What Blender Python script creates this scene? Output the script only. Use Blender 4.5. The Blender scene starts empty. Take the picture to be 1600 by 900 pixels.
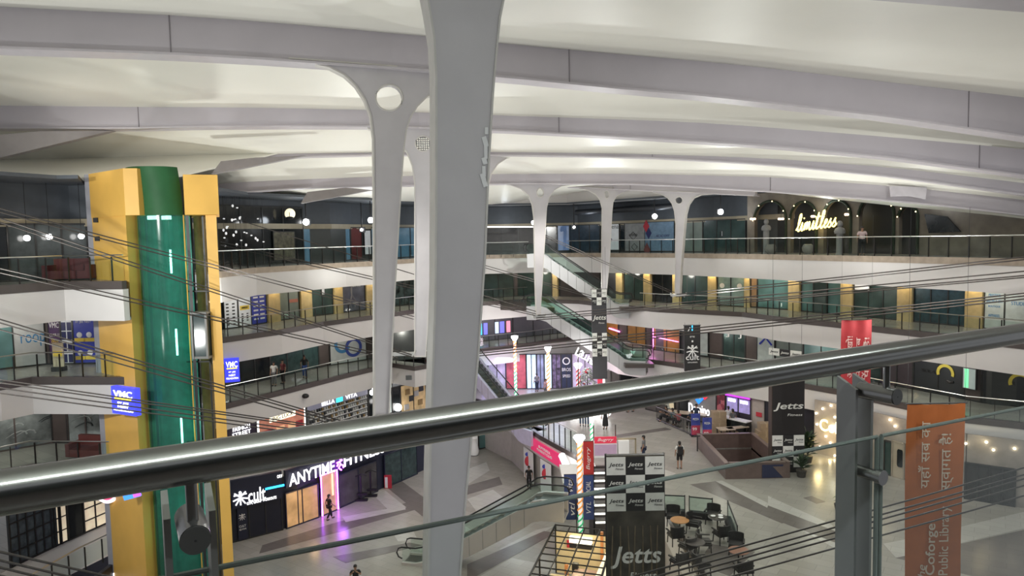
import bpy, bmesh, math, random
from mathutils import Vector as V, Matrix
random.seed(7)
C = bpy.context.scene.collection
S = bpy.context.scene
# ------------------------------------------------------------------ camera
F = 1110.0
EZ = 18.25                      # eye height above the lowest floor
EYE = V((0, 0, EZ))
_p, _r = math.atan(78 / F), 0.021
FWD = V((0, math.cos(_p), -math.sin(_p)))
_r0, _u0 = V((1, 0, 0)), V((0, math.sin(_p), math.cos(_p)))
RGT = math.cos(_r) * _r0 - math.sin(_r) * _u0
UPV = math.cos(_r) * _u0 + math.sin(_r) * _r0
cd = bpy.data.cameras.new('camera'); cam = bpy.data.objects.new('camera', cd); C.objects.link(cam)
cd.sensor_width = 36; cd.lens = F / 1600 * 36; cd.clip_start = 0.05; cd.clip_end = 400
m = Matrix((RGT, UPV, -FWD)).transposed().to_4x4(); m.translation = EYE
cam.matrix_world = m
S.camera = cam
# ------------------------------------------------------------------ view, world, lights
S.view_settings.view_transform = 'Standard'; S.view_settings.look = 'None'
S.view_settings.exposure = 0.22; S.view_settings.gamma = 1.0
S.view_settings.use_curve_mapping = False
w = bpy.data.worlds.new('world'); S.world = w; w.use_nodes = True
w.node_tree.nodes['Background'].inputs[0].default_value = (0.93, 0.95, 1.0, 1)
w.node_tree.nodes['Background'].inputs[1].default_value = 0.36
def lamp(kind, name, loc, power, col=(1, .97, .92), size=0.15, aim=None, angle=150, blend=.6, size_y=None):
    d = bpy.data.lights.new(name, kind); d.energy = power; d.color = col
    if kind == 'AREA':
        d.size = size
        if size_y: d.shape = 'RECTANGLE'; d.size_y = size_y
    else:
        d.shadow_soft_size = size
    if kind == 'SPOT': d.spot_size = math.radians(angle); d.spot_blend = blend
    o = bpy.data.objects.new(name, d); C.objects.link(o); o.location = loc
    if aim is not None:
        o.rotation_euler = (V(aim) - V(loc)).to_track_quat('-Z', 'Y').to_euler()
    return o
# floodlights washing the vault from below, several added unseen to light it evenly
for p in ((-17, 22), (-15, 36), (-10, 46), (-3, 54), (6, 55), (13, 47), (18, 38), (-12, 12), (-2, 24), (0, 34)):
    lamp('SPOT', 'floodlight', (p[0], p[1], 13.2 if abs(p[0]) > 3 else 9), 1500, (.98, 1, .955), .4, (p[0] * .6 + 1, 30 + (p[1] - 30) * .7, 25.5), 160, .9)
lamp('SPOT', 'floodlight', (22, 26, 13.2), 500, (1, .97, .88), .4, (12, 26, 25), 160, .9); lamp('SPOT', 'floodlight', (-17.5, 28.6, 21.9), 90, (1, .97, .88), .3, (-19, 33, 25), 160, .9)  # the second, over the lift tower, is added to lift the dark eaves
# unseen downlights added under the vault to light floors and fascias
for p in ((-8, 32), (3, 42), (12, 36), (8, 22), (-4, 48), (16, 28)):
    lamp('SPOT', 'added_floor_spot', (p[0], p[1], 21.0), 1300, (1, .96, .9), .3, (p[0], p[1], 0), 150, .6)
# unseen fill spots added to brighten the fronts facing us and the far bands
for p, t, e in (((-18, 5, 20.5), (-14, 31, 14), 3000), ((-18, 9, 20.5), (-8, 54, 10), 6500), ((17, 6, 20.5), (2, 62, 11), 5500), ((20, 8, 20.5), (18, 45, 10), 2600), ((-16, 10, 20), (-15, 31, 7), 2200), ((5.5, 50, 20.3), (-.5, 64, 13), 2600)):
    lamp('SPOT', 'added_fill_spot', p, e, (.99, .99, .955), .25, t, 60, .9)
lamp('SPOT', 'added_fill_spot', (-18, 4, 20), 1900, (.99, .99, .955), .25, (-4.5, 25, 20.5), 42, .9)  # added unseen, to brighten the clear hole mast and its rib
lamp('SPOT', 'floodlight', (19.5, 33, 13.2), 900, (1, 1, .94), .4, (12, 33, 25), 150, .9)  # extra uplight added to brighten the right vault bay behind the big rib
# ------------------------------------------------------------------ pixel rays onto real planes of the place
def ray(px, py): return FWD + RGT * ((px - 800) / F) - UPV * ((py - 450) / F)
def at(px, py, Y): d = ray(px, py); return EYE + d * (Y / d.y)
def onz(px, py, Z): d = ray(px, py); return EYE + d * ((Z - EZ) / d.z)
def isect(d, a, b):
    ex, ey = b[0] - a[0], b[1] - a[1]
    den = d.x * ey - d.y * ex
    if abs(den) < 1e-9: return None
    t = (a[0] * ey - a[1] * ex) / den
    s = (a[0] * d.y - a[1] * d.x) / den
    return t, s
def onpoly(px, py, poly):
    d = ray(px, py); best = None; n = len(poly) - 1
    for i in range(n):
        r = isect(d, poly[i], poly[i + 1])
        if r is None or r[0] <= 0: continue
        t, s = r
        lo = -1e9 if i == 0 else -1e-6
        hi = 1e9 if i == n - 1 else 1 + 1e-6
        if lo <= s <= hi:
            pen = max(0, -s, s - 1)
            if best is None or pen < best[0] - 1e-9 or (abs(pen - best[0]) < 1e-9 and t < best[1]): best = (pen, t)
    return EYE + d * (best[1] if best else 40)
def project(p):
    q = V(p) - EYE; z = q.dot(FWD)
    return 800 + F * q.dot(RGT) / z, 450 - F * q.dot(UPV) / z
# ------------------------------------------------------------------ materials
MATS = {}
def mat(name, col, rough=.6, metal=0, emit=0, ecol=None, noise=.06, scale=3, spec=.5, bump=0, alpha=None):
    if name in MATS: return MATS[name]
    m = bpy.data.materials.new(name); m.use_nodes = True; nt = m.node_tree; b = nt.nodes['Principled BSDF']
    b.inputs['Roughness'].default_value = rough; b.inputs['Metallic'].default_value = metal
    b.inputs['Specular IOR Level'].default_value = spec
    c = (*col, 1)
    if noise:
        tc = nt.nodes.new('ShaderNodeTexCoord'); n = nt.nodes.new('ShaderNodeTexNoise'); n.inputs['Scale'].default_value = scale
        n.inputs['Detail'].default_value = 4
        r = nt.nodes.new('ShaderNodeValToRGB')
        r.color_ramp.elements[0].position = .3; r.color_ramp.elements[1].position = .7
        r.color_ramp.elements[0].color = tuple(x * (1 - noise) for x in col) + (1,)
        r.color_ramp.elements[1].color = tuple(min(1, x * (1 + noise)) for x in col) + (1,)
        nt.links.new(tc.outputs['Object'], n.inputs['Vector']); nt.links.new(n.outputs['Fac'], r.inputs[0])
        nt.links.new(r.outputs[0], b.inputs['Base Color'])
        if bump:
            bp = nt.nodes.new('ShaderNodeBump'); bp.inputs['Strength'].default_value = bump; bp.inputs['Distance'].default_value = .02
            nt.links.new(n.outputs['Fac'], bp.inputs['Height']); nt.links.new(bp.outputs[0], b.inputs['Normal'])
    else:
        b.inputs['Base Color'].default_value = c
    if emit:
        b.inputs['Emission Color'].default_value = (*(ecol or col), 1); b.inputs['Emission Strength'].default_value = emit
    MATS[name] = m
    return m
def clear_glass(name, tint=(.86, .95, .92), refl=.08):
    if name in MATS: return MATS[name]
    m = bpy.data.materials.new(name); m.use_nodes = True; nt = m.node_tree; nt.nodes.clear()
    o = nt.nodes.new('ShaderNodeOutputMaterial'); mx = nt.nodes.new('ShaderNodeMixShader')
    t = nt.nodes.new('ShaderNodeBsdfTransparent'); t.inputs[0].default_value = (*tint, 1)
    g = nt.nodes.new('ShaderNodeBsdfGlossy'); g.inputs['Roughness'].default_value = .03; g.inputs[0].default_value = (.9, .95, .95, 1)
    lw = nt.nodes.new('ShaderNodeLayerWeight'); pw = nt.nodes.new('ShaderNodeMath'); pw.operation = 'POWER'; pw.inputs[1].default_value = 4
    ml = nt.nodes.new('ShaderNodeMath'); ml.operation = 'MULTIPLY_ADD'; ml.inputs[1].default_value = .6; ml.inputs[2].default_value = refl * .5
    nt.links.new(lw.outputs['Facing'], pw.inputs[0]); nt.links.new(pw.outputs[0], ml.inputs[0]); nt.links.new(ml.outputs[0], mx.inputs[0])
    nt.links.new(t.outputs[0], mx.inputs[1]); nt.links.new(g.outputs[0], mx.inputs[2]); nt.links.new(mx.outputs[0], o.inputs[0])
    MATS[name] = m
    return m
def tile_mat(name, c1, c2, grout, size=.6, rough=.25):
    if name in MATS: return MATS[name]
    m = bpy.data.materials.new(name); m.use_nodes = True; nt = m.node_tree; b = nt.nodes['Principled BSDF']
    tc = nt.nodes.new('ShaderNodeTexCoord'); bk = nt.nodes.new('ShaderNodeTexBrick')
    mp = nt.nodes.new('ShaderNodeMapping'); mp.inputs['Rotation'].default_value = (0, 0, .6)
    bk.inputs['Scale'].default_value = 1; bk.inputs['Brick Width'].default_value = size * 2; bk.inputs['Row Height'].default_value = size
    bk.inputs['Mortar Size'].default_value = .008
    bk.inputs['Color1'].default_value = (*c1, 1); bk.inputs['Color2'].default_value = (*c2, 1); bk.inputs['Mortar'].default_value = (*grout, 1)
    nt.links.new(tc.outputs['Object'], mp.inputs[0]); nt.links.new(mp.outputs[0], bk.inputs[0]); nt.links.new(bk.outputs[0], b.inputs['Base Color'])
    b.inputs['Roughness'].default_value = rough
    MATS[name] = m
    return m
def stripes_mat(name, cols, scale=4, emit=0, seed=0, rough=.5, horizontal=True):
    """printed poster: blocks of several inks"""
    if name in MATS: return MATS[name]
    m = bpy.data.materials.new(name); m.use_nodes = True; nt = m.node_tree; b = nt.nodes['Principled BSDF']
    tc = nt.nodes.new('ShaderNodeTexCoord'); mp = nt.nodes.new('ShaderNodeMapping')
    mp.inputs['Location'].default_value = (seed * 3.1, seed * 1.7, seed)
    n = nt.nodes.new('ShaderNodeTexVoronoi'); n.inputs['Scale'].default_value = scale
    r = nt.nodes.new('ShaderNodeValToRGB'); r.color_ramp.interpolation = 'CONSTANT'
    while len(r.color_ramp.elements) < len(cols): r.color_ramp.elements.new(.5)
    for i, c in enumerate(cols):
        r.color_ramp.elements[i].position = i / len(cols); r.color_ramp.elements[i].color = (*c, 1)
    sp = nt.nodes.new('ShaderNodeSeparateColor')
    nt.links.new(tc.outputs['Object'], mp.inputs[0]); nt.links.new(mp.outputs[0], n.inputs['Vector'])
    nt.links.new(n.outputs['Color'], sp.inputs[0]); nt.links.new(sp.outputs[0], r.inputs[0]); nt.links.new(r.outputs[0], b.inputs['Base Color'])
    if emit:
        nt.links.new(r.outputs[0], b.inputs['Emission Color']); b.inputs['Emission Strength'].default_value = emit
    b.inputs['Roughness'].default_value = rough
    MATS[name] = m
    return m
WHITE = mat('white_plaster', (.62, .60, .585), .6, noise=.03, scale=.6)
TRIM = mat('brown_stone_trim', (.075, .062, .058), .35)
TRIML = mat('tan_stone_trim', (.33, .27, .21), .4, noise=.15)
LILAC = mat('lilac_grey_paint', (.47, .44, .475), .45, noise=.04, scale=.7)
LILACD = mat('lilac_grey_flange_paint', (.50, .47, .50), .4, noise=.04)
STEELW = mat('mast_grey_paint', (.50, .48, .495), .5, noise=.05, scale=1.2)
MASTL = mat('mast_side_paint', (.56, .54, .51), .5)
CREAM = mat('cream_vault_membrane', (.80, .79, .72), .38, noise=.03, scale=.3)
DARK = mat('black_paint', (.012, .012, .014), .5)
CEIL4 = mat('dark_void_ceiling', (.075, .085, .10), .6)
STEEL = mat('brushed_steel', (.25, .25, .245), .26, 1, noise=.05)
STEELD = mat('dark_steel', (.055, .055, .055), .4, .6)
RAILM = mat('satin_stainless', (.62, .63, .60), .3, 1, noise=.02)
RAILG = clear_glass('railing_glass', (.84, .93, .90), .05)
TILE = tile_mat('cream_floor_tile', (.34, .325, .295), (.30, .285, .26), (.21, .20, .185))
TILEG = tile_mat('grey_inlay_tile', (.155, .14, .13), (.14, .125, .118), (.10, .092, .085))
TILEW = tile_mat('white_inlay_tile', (.46, .45, .42), (.42, .41, .385), (.3, .29, .275))
YEL = mat('yellow_paint', (.80, .47, .10), .5, noise=.05, scale=.8)
# ------------------------------------------------------------------ mesh builder
class MB:
    def __init__(s): s.v = []; s.f = []
    def add(s, vs, fs):
        k = len(s.v); s.v += [tuple(p) for p in vs]; s.f += [tuple(i + k for i in f) for f in fs]; return s
    def box(s, c, size, ax=None, az=None):
        """box centred at c; ax = direction of its x side, az = of its z side"""
        x = V(ax).normalized() if ax is not None else V((1, 0, 0))
        z = V(az).normalized() if az is not None else V((0, 0, 1))
        y = z.cross(x).normalized(); z = x.cross(y)
        hx, hy, hz = size[0] / 2, size[1] / 2, size[2] / 2; c = V(c)
        vs = [c + x * (i * hx) + y * (j * hy) + z * (k * hz) for i in (-1, 1) for j in (-1, 1) for k in (-1, 1)]
        return s.add(vs, [(0, 1, 3, 2), (4, 6, 7, 5), (0, 4, 5, 1), (2, 3, 7, 6), (0, 2, 6, 4), (1, 5, 7, 3)])
    def bb(s, x0, x1, y0, y1, z0, z1): return s.box(((x0 + x1) / 2, (y0 + y1) / 2, (z0 + z1) / 2), (x1 - x0, y1 - y0, z1 - z0))
    def hex(s, lo, hi):
        n = len(lo)
        return s.add(list(lo) + list(hi), [tuple(range(n))[::-1], tuple(range(n, 2 * n))] + [(i, (i + 1) % n, n + (i + 1) % n, n + i) for i in range(n)])
    def prism(s, pts, vec): v = V(vec); return s.hex([V(p) for p in pts], [V(p) + v for p in pts])
    def tube(s, pts, r, n=8, r1=None, closed=False):
        pts = [V(p) for p in pts]; m = len(pts); k = len(s.v); rings = []
        for i, p in enumerate(pts):
            t = (pts[min(i + 1, m - 1)] - pts[max(i - 1, 0)])
            if closed: t = pts[(i + 1) % m] - pts[i - 1]
            t.normalize()
            a = V((0, 0, 1)) if abs(t.z) < .95 else V((1, 0, 0))
            x = t.cross(a).normalized(); y = t.cross(x)
            rr = r if r1 is None else r + (r1 - r) * i / max(1, m - 1)
            rings.append([p + x * (rr * math.cos(2 * math.pi * j / n)) + y * (rr * math.sin(2 * math.pi * j / n)) for j in range(n)])
        vs = [p for q in rings for p in q]; fs = []
        for i in range(m if closed else m - 1):
            q = (i + 1) % m
            for j in range(n): fs.append((i * n + j, i * n + (j + 1) % n, q * n + (j + 1) % n, q * n + j))
        if not closed: fs += [tuple(range(n)), tuple((m - 1) * n + j for j in range(n))[::-1]]
        return s.add(vs, fs)
    def ball(s, c, r, n=10, sc=(1, 1, 1), half=False):
        c = V(c); vs = []; fs = []; h = n // 2 + 1
        for i in range(h + 1):
            a = math.pi * i / h * (.5 if half else 1)
            for j in range(n):
                b = 2 * math.pi * j / n
                vs.append(c + V((r * sc[0] * math.sin(a) * math.cos(b), r * sc[1] * math.sin(a) * math.sin(b), r * sc[2] * math.cos(a))))
        for i in range(h):
            for j in range(n): fs.append((i * n + j, (i + 1) * n + j, (i + 1) * n + (j + 1) % n, i * n + (j + 1) % n))
        return s.add(vs, fs)
    def lathe(s, c, prof, n=16):
        c = V(c); vs = [c + V((r * math.cos(2 * math.pi * j / n), r * math.sin(2 * math.pi * j / n), z)) for r, z in prof for j in range(n)]
        fs = [(i * n + j, i * n + (j + 1) % n, (i + 1) * n + (j + 1) % n, (i + 1) * n + j) for i in range(len(prof) - 1) for j in range(n)]
        return s.add(vs, fs)
    def grid(s, rows, thick=None):
        """rows of points -> sheet; thick = offset vector for a second skin"""
        R, N = len(rows), len(rows[0]); k = 0
        top = [V(p) for r in rows for p in r]; fs = [(i * N + j, i * N + j + 1, (i + 1) * N + j + 1, (i + 1) * N + j) for i in range(R - 1) for j in range(N - 1)]
        if thick is None: return s.add(top, fs)
        th = V(thick); M = R * N
        fs2 = [tuple(i + M for i in f[::-1]) for f in fs]
        rim = [(i, i + 1) for i in range(N - 1)] + [(i * N + N - 1, (i + 1) * N + N - 1) for i in range(R - 1)] + [((R - 1) * N + i + 1, (R - 1) * N + i) for i in range(N - 1)][::-1] + [((i + 1) * N, i * N) for i in range(R - 1)][::-1]
        return s.add(top + [p + th for p in top], fs + fs2 + [(b, a, a + M, b + M) for a, b in rim])
    def build(s, name, m, parent=None, smooth=False):
        me = bpy.data.meshes.new(name); me.from_pydata(s.v, [], s.f); me.update()
        bm = bmesh.new(); bm.from_mesh(me); bmesh.ops.recalc_face_normals(bm, faces=bm.faces)
        if smooth:
            for f in bm.faces: f.smooth = True
            for e in bm.edges:
                if len(e.link_faces) == 2 and e.calc_face_angle(0) > .7: e.smooth = False
        bm.to_mesh(me); bm.free()
        me.materials.append(m)
        o = bpy.data.objects.new(name, me); C.objects.link(o); adopt(o, parent); return o
def adopt(o, parent):
    if parent is not None:
        o.parent = parent
        if parent.type == 'EMPTY': o.matrix_parent_inverse = Matrix.Translation(-V(parent.location))
def tag(o, label, cat, group=None, kind=None):
    o['label'] = label; o['category'] = cat
    if group: o['group'] = group
    if kind: o['kind'] = kind
    return o
def thing(name, label, cat, loc=(0, 0, 0), group=None):
    o = bpy.data.objects.new(name, None); C.objects.link(o); o.location = loc; o.empty_display_size = .2
    return tag(o, label, cat, group)
def struct(name, mb, m, label=None, smooth=False):
    o = mb.build(name, m, None, smooth); o['kind'] = 'structure'
    if label: o['label'] = label
    return o
def copy_tree(o, parent=None):
    c = o.copy(); C.objects.link(c)
    if parent is not None: c.parent = parent
    for ch in o.children: copy_tree(ch, c)
    return c
TEXTS = []
def text(body, m, parent, ctr, right, up, w, h, name='lettering', ext=.015, shear=0, bold=0, spacing=1):
    """raised lettering fitted into a w x h box centred at ctr"""
    cu = bpy.data.curves.new(name, 'FONT'); cu.body = body; cu.extrude = ext; cu.shear = shear; cu.offset = bold; cu.space_character = spacing
    cu.resolution_u = 3; cu.materials.append(m)
    o = bpy.data.objects.new(name, cu); C.objects.link(o); adopt(o, parent)
    TEXTS.append((o, V(ctr), V(right).normalized(), V(up).normalized(), w, h)); return o
def fit_texts():
    """fit every text into its box, then turn it into a mesh object of the same name and parent"""
    bpy.context.view_layer.update()
    dg = bpy.context.evaluated_depsgraph_get(); done = []
    for o, c, r, u, w, h in TEXTS: done.append((bpy.data.meshes.new_from_object(o.evaluated_get(dg), depsgraph=dg), o.parent, o.matrix_parent_inverse.copy(), o.name.split('.')[0], o.data))
    for o, *_ in TEXTS: bpy.data.objects.remove(o)
    for (me, par, inv, nm, cu), (o, c, r, u, w, h) in zip(done, TEXTS):
        xs = [v.co.x for v in me.vertices]; ys = [v.co.y for v in me.vertices]
        if not xs: continue
        x0, x1, y0, y1 = min(xs), max(xs), min(ys), max(ys); sx, sy = w / max(1e-4, x1 - x0), h / max(1e-4, y1 - y0); n = r.cross(u)
        for v in me.vertices: v.co = c + r * (sx * (v.co.x - (x0 + x1) / 2)) + u * (sy * (v.co.y - (y0 + y1) / 2)) + n * v.co.z
        ob = bpy.data.objects.new(nm, me); C.objects.link(ob); ob.parent = par; ob.matrix_parent_inverse = inv
def xcurve(outer, holes, o0, ux, uz, depth, name, m, parent):
    """plate cut to an outline with holes: outer / holes are (u, z) lists in the frame o0, ux, uz; depth goes along the normal"""
    from mathutils.geometry import tessellate_polygon
    n = V(ux).cross(V(uz)).normalized() * (depth / 2); o0 = V(o0); ux = V(ux); uz = V(uz)
    loops = [[V((a, b, 0)) for a, b in l] for l in [outer] + holes]
    tris = tessellate_polygon(loops); flat = [p for l in loops for p in l]; N = len(flat)
    P = [o0 + ux * p.x + uz * p.y for p in flat]; mb = MB()
    fs = [tuple(t) for t in tris] + [tuple(i + N for i in t[::-1]) for t in tris]; k = 0
    for l in loops:
        q = len(l); fs += [(k + i, k + (i + 1) % q, N + k + (i + 1) % q, N + k + i) for i in range(q)]; k += q
    mb.add([p + n for p in P] + [p - n for p in P], fs)
    return mb.build(name, m, parent)
def rect(poly, xl, yt, xr, yb, off=0.0):
    """a pixel box on the vertical sheet above plan polyline poly -> centre, right, width, height (off = towards the atrium)"""
    ym = (yt + yb) / 2; xm = (xl + xr) / 2
    a, b = onpoly(xl, ym, poly), onpoly(xr, ym, poly); r = V((b.x - a.x, b.y - a.y, 0)); wd = r.length; r.normalize()
    t, u = onpoly(xm, yt, poly), onpoly(xm, yb, poly); n = V((r.y, -r.x, 0))
    c = V(((a.x + b.x) / 2, (a.y + b.y) / 2, (t.z + u.z) / 2)) + n * off
    return c, r, wd, t.z - u.z, n
UP = V((0, 0, 1))
# ================================================================== the building: levels, walls, roof
LZ = [0, 4.2, 8.4, 12.6, 16.8]
def plan(px, z): return [(p.x, p.y) for p in (onz(a, b, z) for a, b in px)]
def offset(poly, d):
    """plan polyline moved to its left by d"""
    out = []
    for i in range(len(poly)):
        a = V(poly[max(i - 1, 0)]); b = V(poly[i]); c = V(poly[min(i + 1, len(poly) - 1)])
        n = V((0, 0))
        for p, q in ((a, b), (b, c)):
            e = q - p
            if e.length > 1e-6: e.normalize(); n += V((-e.y, e.x))
        n.normalize(); out.append(tuple(b + n * d))
    return out
E = {}
E['4L'] = plan([(-150, 470), (0, 460), (100, 452.5), (192, 452)], 16.5)
E['4R'] = plan([(345, 434), (400, 427), (480, 422), (540, 418), (585, 415.5), (620, 412.5), (690, 408), (760, 404.5), (885, 401.5), (963, 402), (1062, 402.8), (1200, 405.5), (1400, 410.5), (1500, 413), (1600, 416), (1720, 421)], 16.5)
E['3L'] = plan([(-150, 626), (0, 610), (50, 601), (205, 601)], 12.3)
E['3R'] = plan([(345, 536.5), (440, 522.5), (505, 510), (585, 499), (648, 490), (755, 477.5), (825, 472.5), (905, 475), (963, 482), (1030, 488), (1080, 490.6), (1160, 495), (1220, 503), (1285, 509.5), (1420, 525), (1600, 546), (1720, 562)], 12.3)
E['2L'] = plan([(-150, 776), (0, 749), (50, 737), (185, 739)], 8.1)
E['2R'] = plan([(350, 640), (440, 617.5), (540, 591), (585, 580), (613, 574), (648, 579.5), (672, 575), (742, 551), (830, 541), (893, 531), (930, 545), (965, 560), (1065, 575), (1255, 607), (1314, 617.5), (1415, 640), (1510, 661), (1600, 671), (1720, 690)], 8.1)
E['1L'] = plan([(-120, 972), (50, 880), (173, 824)], 3.9)
E['1C'] = E['2R'][:5] + [(-8.2, 56.5), (-6.5, 59), (-3.3, 61.5), (-.6, 57), (1.1, 51.5), (1.8, 49.6), (3.9, 44.9), (4.3, 42.6), (7.6, 42.4), (7.6, 30), (7.0, 6)]
def band(poly, z0, z1, d0, d1, lean=0):
    a, b = offset(poly, d0), offset(poly, d1); mb = MB()
    if lean and d1 > 1: b[-1] = (b[-1][0] - lean, b[-1][1])
    for i in range(len(poly) - 1):
        q = [a[i], a[i + 1], b[i + 1], b[i]]
        mb.hex([(x, y, z0) for x, y in q], [(x, y, z1) for x, y in q])
    return mb
FASCIA = 1.3
def slab(key, lv, deck=7.5, trim=TRIM, tile=TILE):
    p, z = E[key], LZ[lv]; ln = 4.5 if key[1] == 'L' else 0
    struct('floor', band(p, z - .12, z, .06, deck, ln), tile)
    struct('trim', band(p, z - .3, z + .04, -.04, .22), trim)
    struct('wall_fascia', band(p, z - .3 - FASCIA, z - .3, 0, .3), WHITE)
    struct('ceiling', band(p, z - .3 - FASCIA, z - .2 - FASCIA, .3, deck, ln), WHITE)
    E['W' + key] = offset(p, 4.0)
    return p
slab('4L', 4); slab('4R', 4, trim=TRIML); slab('3L', 3); slab('3R', 3); slab('2L', 2); slab('2R', 2)
# ground gallery (one big deck) and the sunken court below it
g = [(x, y) for x, y in E['1C']]
poly = g + [(45, 4), (45, 92), (-40, 92), (-40, 46)]
PIT = (12.2, 15.5, 40.05, 45.8)   # stairwell opening in the deck
o = xcurve(poly, [[(PIT[0], PIT[2]), (PIT[1], PIT[2]), (PIT[1], PIT[3]), (PIT[0], PIT[3])]], (0, 0, 4.14), (1, 0, 0), (0, 1, 0), .12, 'floor', TILE, None); o['kind'] = 'structure'; o['label'] = 'cream tiled gallery floor beside the sunken court'
struct('trim', band(E['1C'], 3.9, 4.24, -.04, .22), TRIM)
struct('wall_fascia', band(E['1C'], 2.6, 3.9, 0, .3), WHITE)
struct('floor', band(E['1L'], 4.08, 4.2, .05, 9), TILE); struct('wall_fascia', band(E['1L'], 2.5, 4.16, 0, .3), WHITE)
mb = MB(); mb.bb(-45, 45, 2, 95, -.2, 0); struct('floor', mb, TILE, 'cream and grey tiled floor of the sunken court')
# back walls of the shop bands
for k, lv, h in (('4L', 4, 2.75), ('4R', 4, 2.75), ('3L', 3, 2.6), ('3R', 3, 2.6), ('2L', 2, 2.6), ('2R', 2, 2.6)):
    z = LZ[lv]
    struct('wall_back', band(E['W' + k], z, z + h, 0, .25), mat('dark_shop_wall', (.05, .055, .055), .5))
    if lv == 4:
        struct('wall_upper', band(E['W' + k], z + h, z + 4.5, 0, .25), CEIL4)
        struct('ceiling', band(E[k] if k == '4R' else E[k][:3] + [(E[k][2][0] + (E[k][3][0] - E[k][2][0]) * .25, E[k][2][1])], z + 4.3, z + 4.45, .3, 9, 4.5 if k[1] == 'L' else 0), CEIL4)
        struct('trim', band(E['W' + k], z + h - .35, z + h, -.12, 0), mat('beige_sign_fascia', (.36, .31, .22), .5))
E['A1'] = offset(E['2R'], .6)       # ground gallery shop line, left and right of the court
struct('wall_left', band([E['2R'][0], *E['2R'][1:5]], 4.2, 6.8, 1.2, 1.4), mat('dark_shop_wall', (.05, .055, .055)))
struct('wall_right', band(E['2R'][14:], 4.2, 6.8, .6, .85), WHITE)
E['B1'] = [(-6, 76), (22, 70), (24, 50)]
struct('wall_back', band(E['B1'], 4.2, 8.2, 0, .3), mat('pale_lilac_shop_wall', (.5, .45, .55), .5))
# court level shop line on the left
E['A0'] = [(-25, 31), (-18.6, 41.62), (-14.05, 44.8), (-7.2, 55.3), (-6.3, 58.5), (-2.0, 61.5), (.9, 57)]
struct('wall_left', band(E['A0'], 0, 2.7, .12, .35), mat('navy_shop_wall', (.022, .026, .05), .5))
# side wall of the raised gallery above the court
struct('wall_court', band(E['1C'][7:], 0, 2.65, .3, .5), mat('court_wall', (.45, .42, .40), .6))
# our own gallery: floor under the photographer
mb = MB(); mb.bb(-30, 30, -9, 1.0, 16.3, 16.8)
struct('floor', mb, TRIM)
mb = MB(); mb.bb(-30, 30, -9.3, -9, 16.8, 22.5); struct('wall_behind', mb, mat('dark_shop_wall', (.05, .055, .055)))
# ------------------------------------------------------------------ roof
def ribpts(top, bot, poly, n=26):
    def interp(tab, x):
        if x <= tab[0][0]: return tab[0][1]
        for (a, b), (c, d) in zip(tab, tab[1:]):
            if x <= c: return b + (d - b) * (x - a) / (c - a)
        return tab[-1][1]
    x0, x1 = top[0][0], top[-1][0]; T, B = [], []
    for i in range(n + 1):
        x = x0 + (x1 - x0) * i / n
        T.append(onpoly(x, interp(top, x), poly)); b = onpoly(x, interp(bot, x), poly); B.append(V((T[-1].x, T[-1].y, b.z)))
    return T, B
RP = {0: [(-14, 7.0), (-.83, 10.5), (16, 15)], 1: [(-16, 20.5), (-4.2, 24), (20.9, 29)], 2: [(-24, 31), (-4.3, 34), (22.3, 31)],
      3: [(-27, 36), (-2.2, 42), (23.1, 32)], 4: [(-19, 41), (1.9, 46), (24.1, 33.5)], 5: [(-2, 56), (8, 55), (13, 51), (18, 46)]}
RIB = {}
RIB[1] = ribpts([(-500, -15), (-120, 4), (0, 10), (110, 16), (270, 24), (400, 33), (540, 45), (670, 57), (800, 69), (915, 80), (1090, 95), (1200, 106), (1375, 127), (1600, 152), (1750, 172), (2000, 206)],
                [(-500, 52), (-120, 69), (0, 74), (175, 80), (275, 84), (400, 91), (500, 98), (670, 110), (800, 121), (960, 137), (1100, 149), (1200, 160), (1390, 182), (1600, 213), (1750, 236), (2000, 275)], RP[1], 36)
RIB[2] = ribpts([(-150, 163), (0, 165), (195, 167), (400, 168), (580, 172), (770, 180), (985, 187), (1100, 192), (1200, 199), (1400, 215), (1600, 233), (1750, 249)],
                [(-150, 199), (0, 199), (195, 200), (300, 197.5), (400, 196.5), (590, 197), (770, 202.5), (985, 213.5), (1200, 227), (1400, 246), (1600, 273), (1750, 298)], RP[2])
RIB[3] = ribpts([(-150, 256), (0, 252), (120, 249), (300, 244), (460, 240), (585, 238.5), (770, 237), (1000, 240.5), (1200, 247), (1400, 262), (1600, 286), (1750, 308)],
                [(-150, 280), (0, 273), (120, 263.5), (250, 258), (380, 248), (460, 244), (585, 241), (770, 241), (1000, 244.5), (1200, 255), (1400, 275), (1600, 303), (1750, 328)], RP[3])
RIB[4] = ribpts([(330, 288), (400, 283), (585, 276), (800, 271.5), (1000, 271.5), (1200, 276.5), (1400, 291), (1600, 312), (1750, 332)],
                [(330, 303), (400, 298), (480, 292), (585, 290), (800, 286), (1000, 286.5), (1100, 292), (1200, 298), (1400, 313), (1500, 323), (1600, 335), (1750, 356)], RP[4])
RIB[5] = ribpts([(790, 286), (880, 286), (1000, 289), (1090, 293), (1180, 298)], [(790, 290), (880, 291), (1000, 297), (1090, 301), (1180, 305)], RP[5], 14)
p0 = [V((-.83, 10.5, 0)) + V((.966, .259, 0)) * t for t in (-20, -12, -4, 4, 12, 18)]
RIB[0] = ([V((p.x, p.y, EZ + 5.3)) for p in p0], [V((p.x, p.y, EZ + 4.3)) for p in p0])
RIBNAME = ['nearest lilac grey roof rib at the top right corner', 'big lilac grey roof rib carried by the mast with a clear round hole', 'second lilac grey roof rib beyond the big one, straight at left',
           'thin lilac grey roof rib just above the yellow lift tower', 'farthest long lilac grey roof rib above the dark top gallery shops', 'short pale roof rib joining the two farthest small masts']
FRONT = lambda a, b: V((b.y - a.y, a.x - b.x, 0)).normalized()
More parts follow.
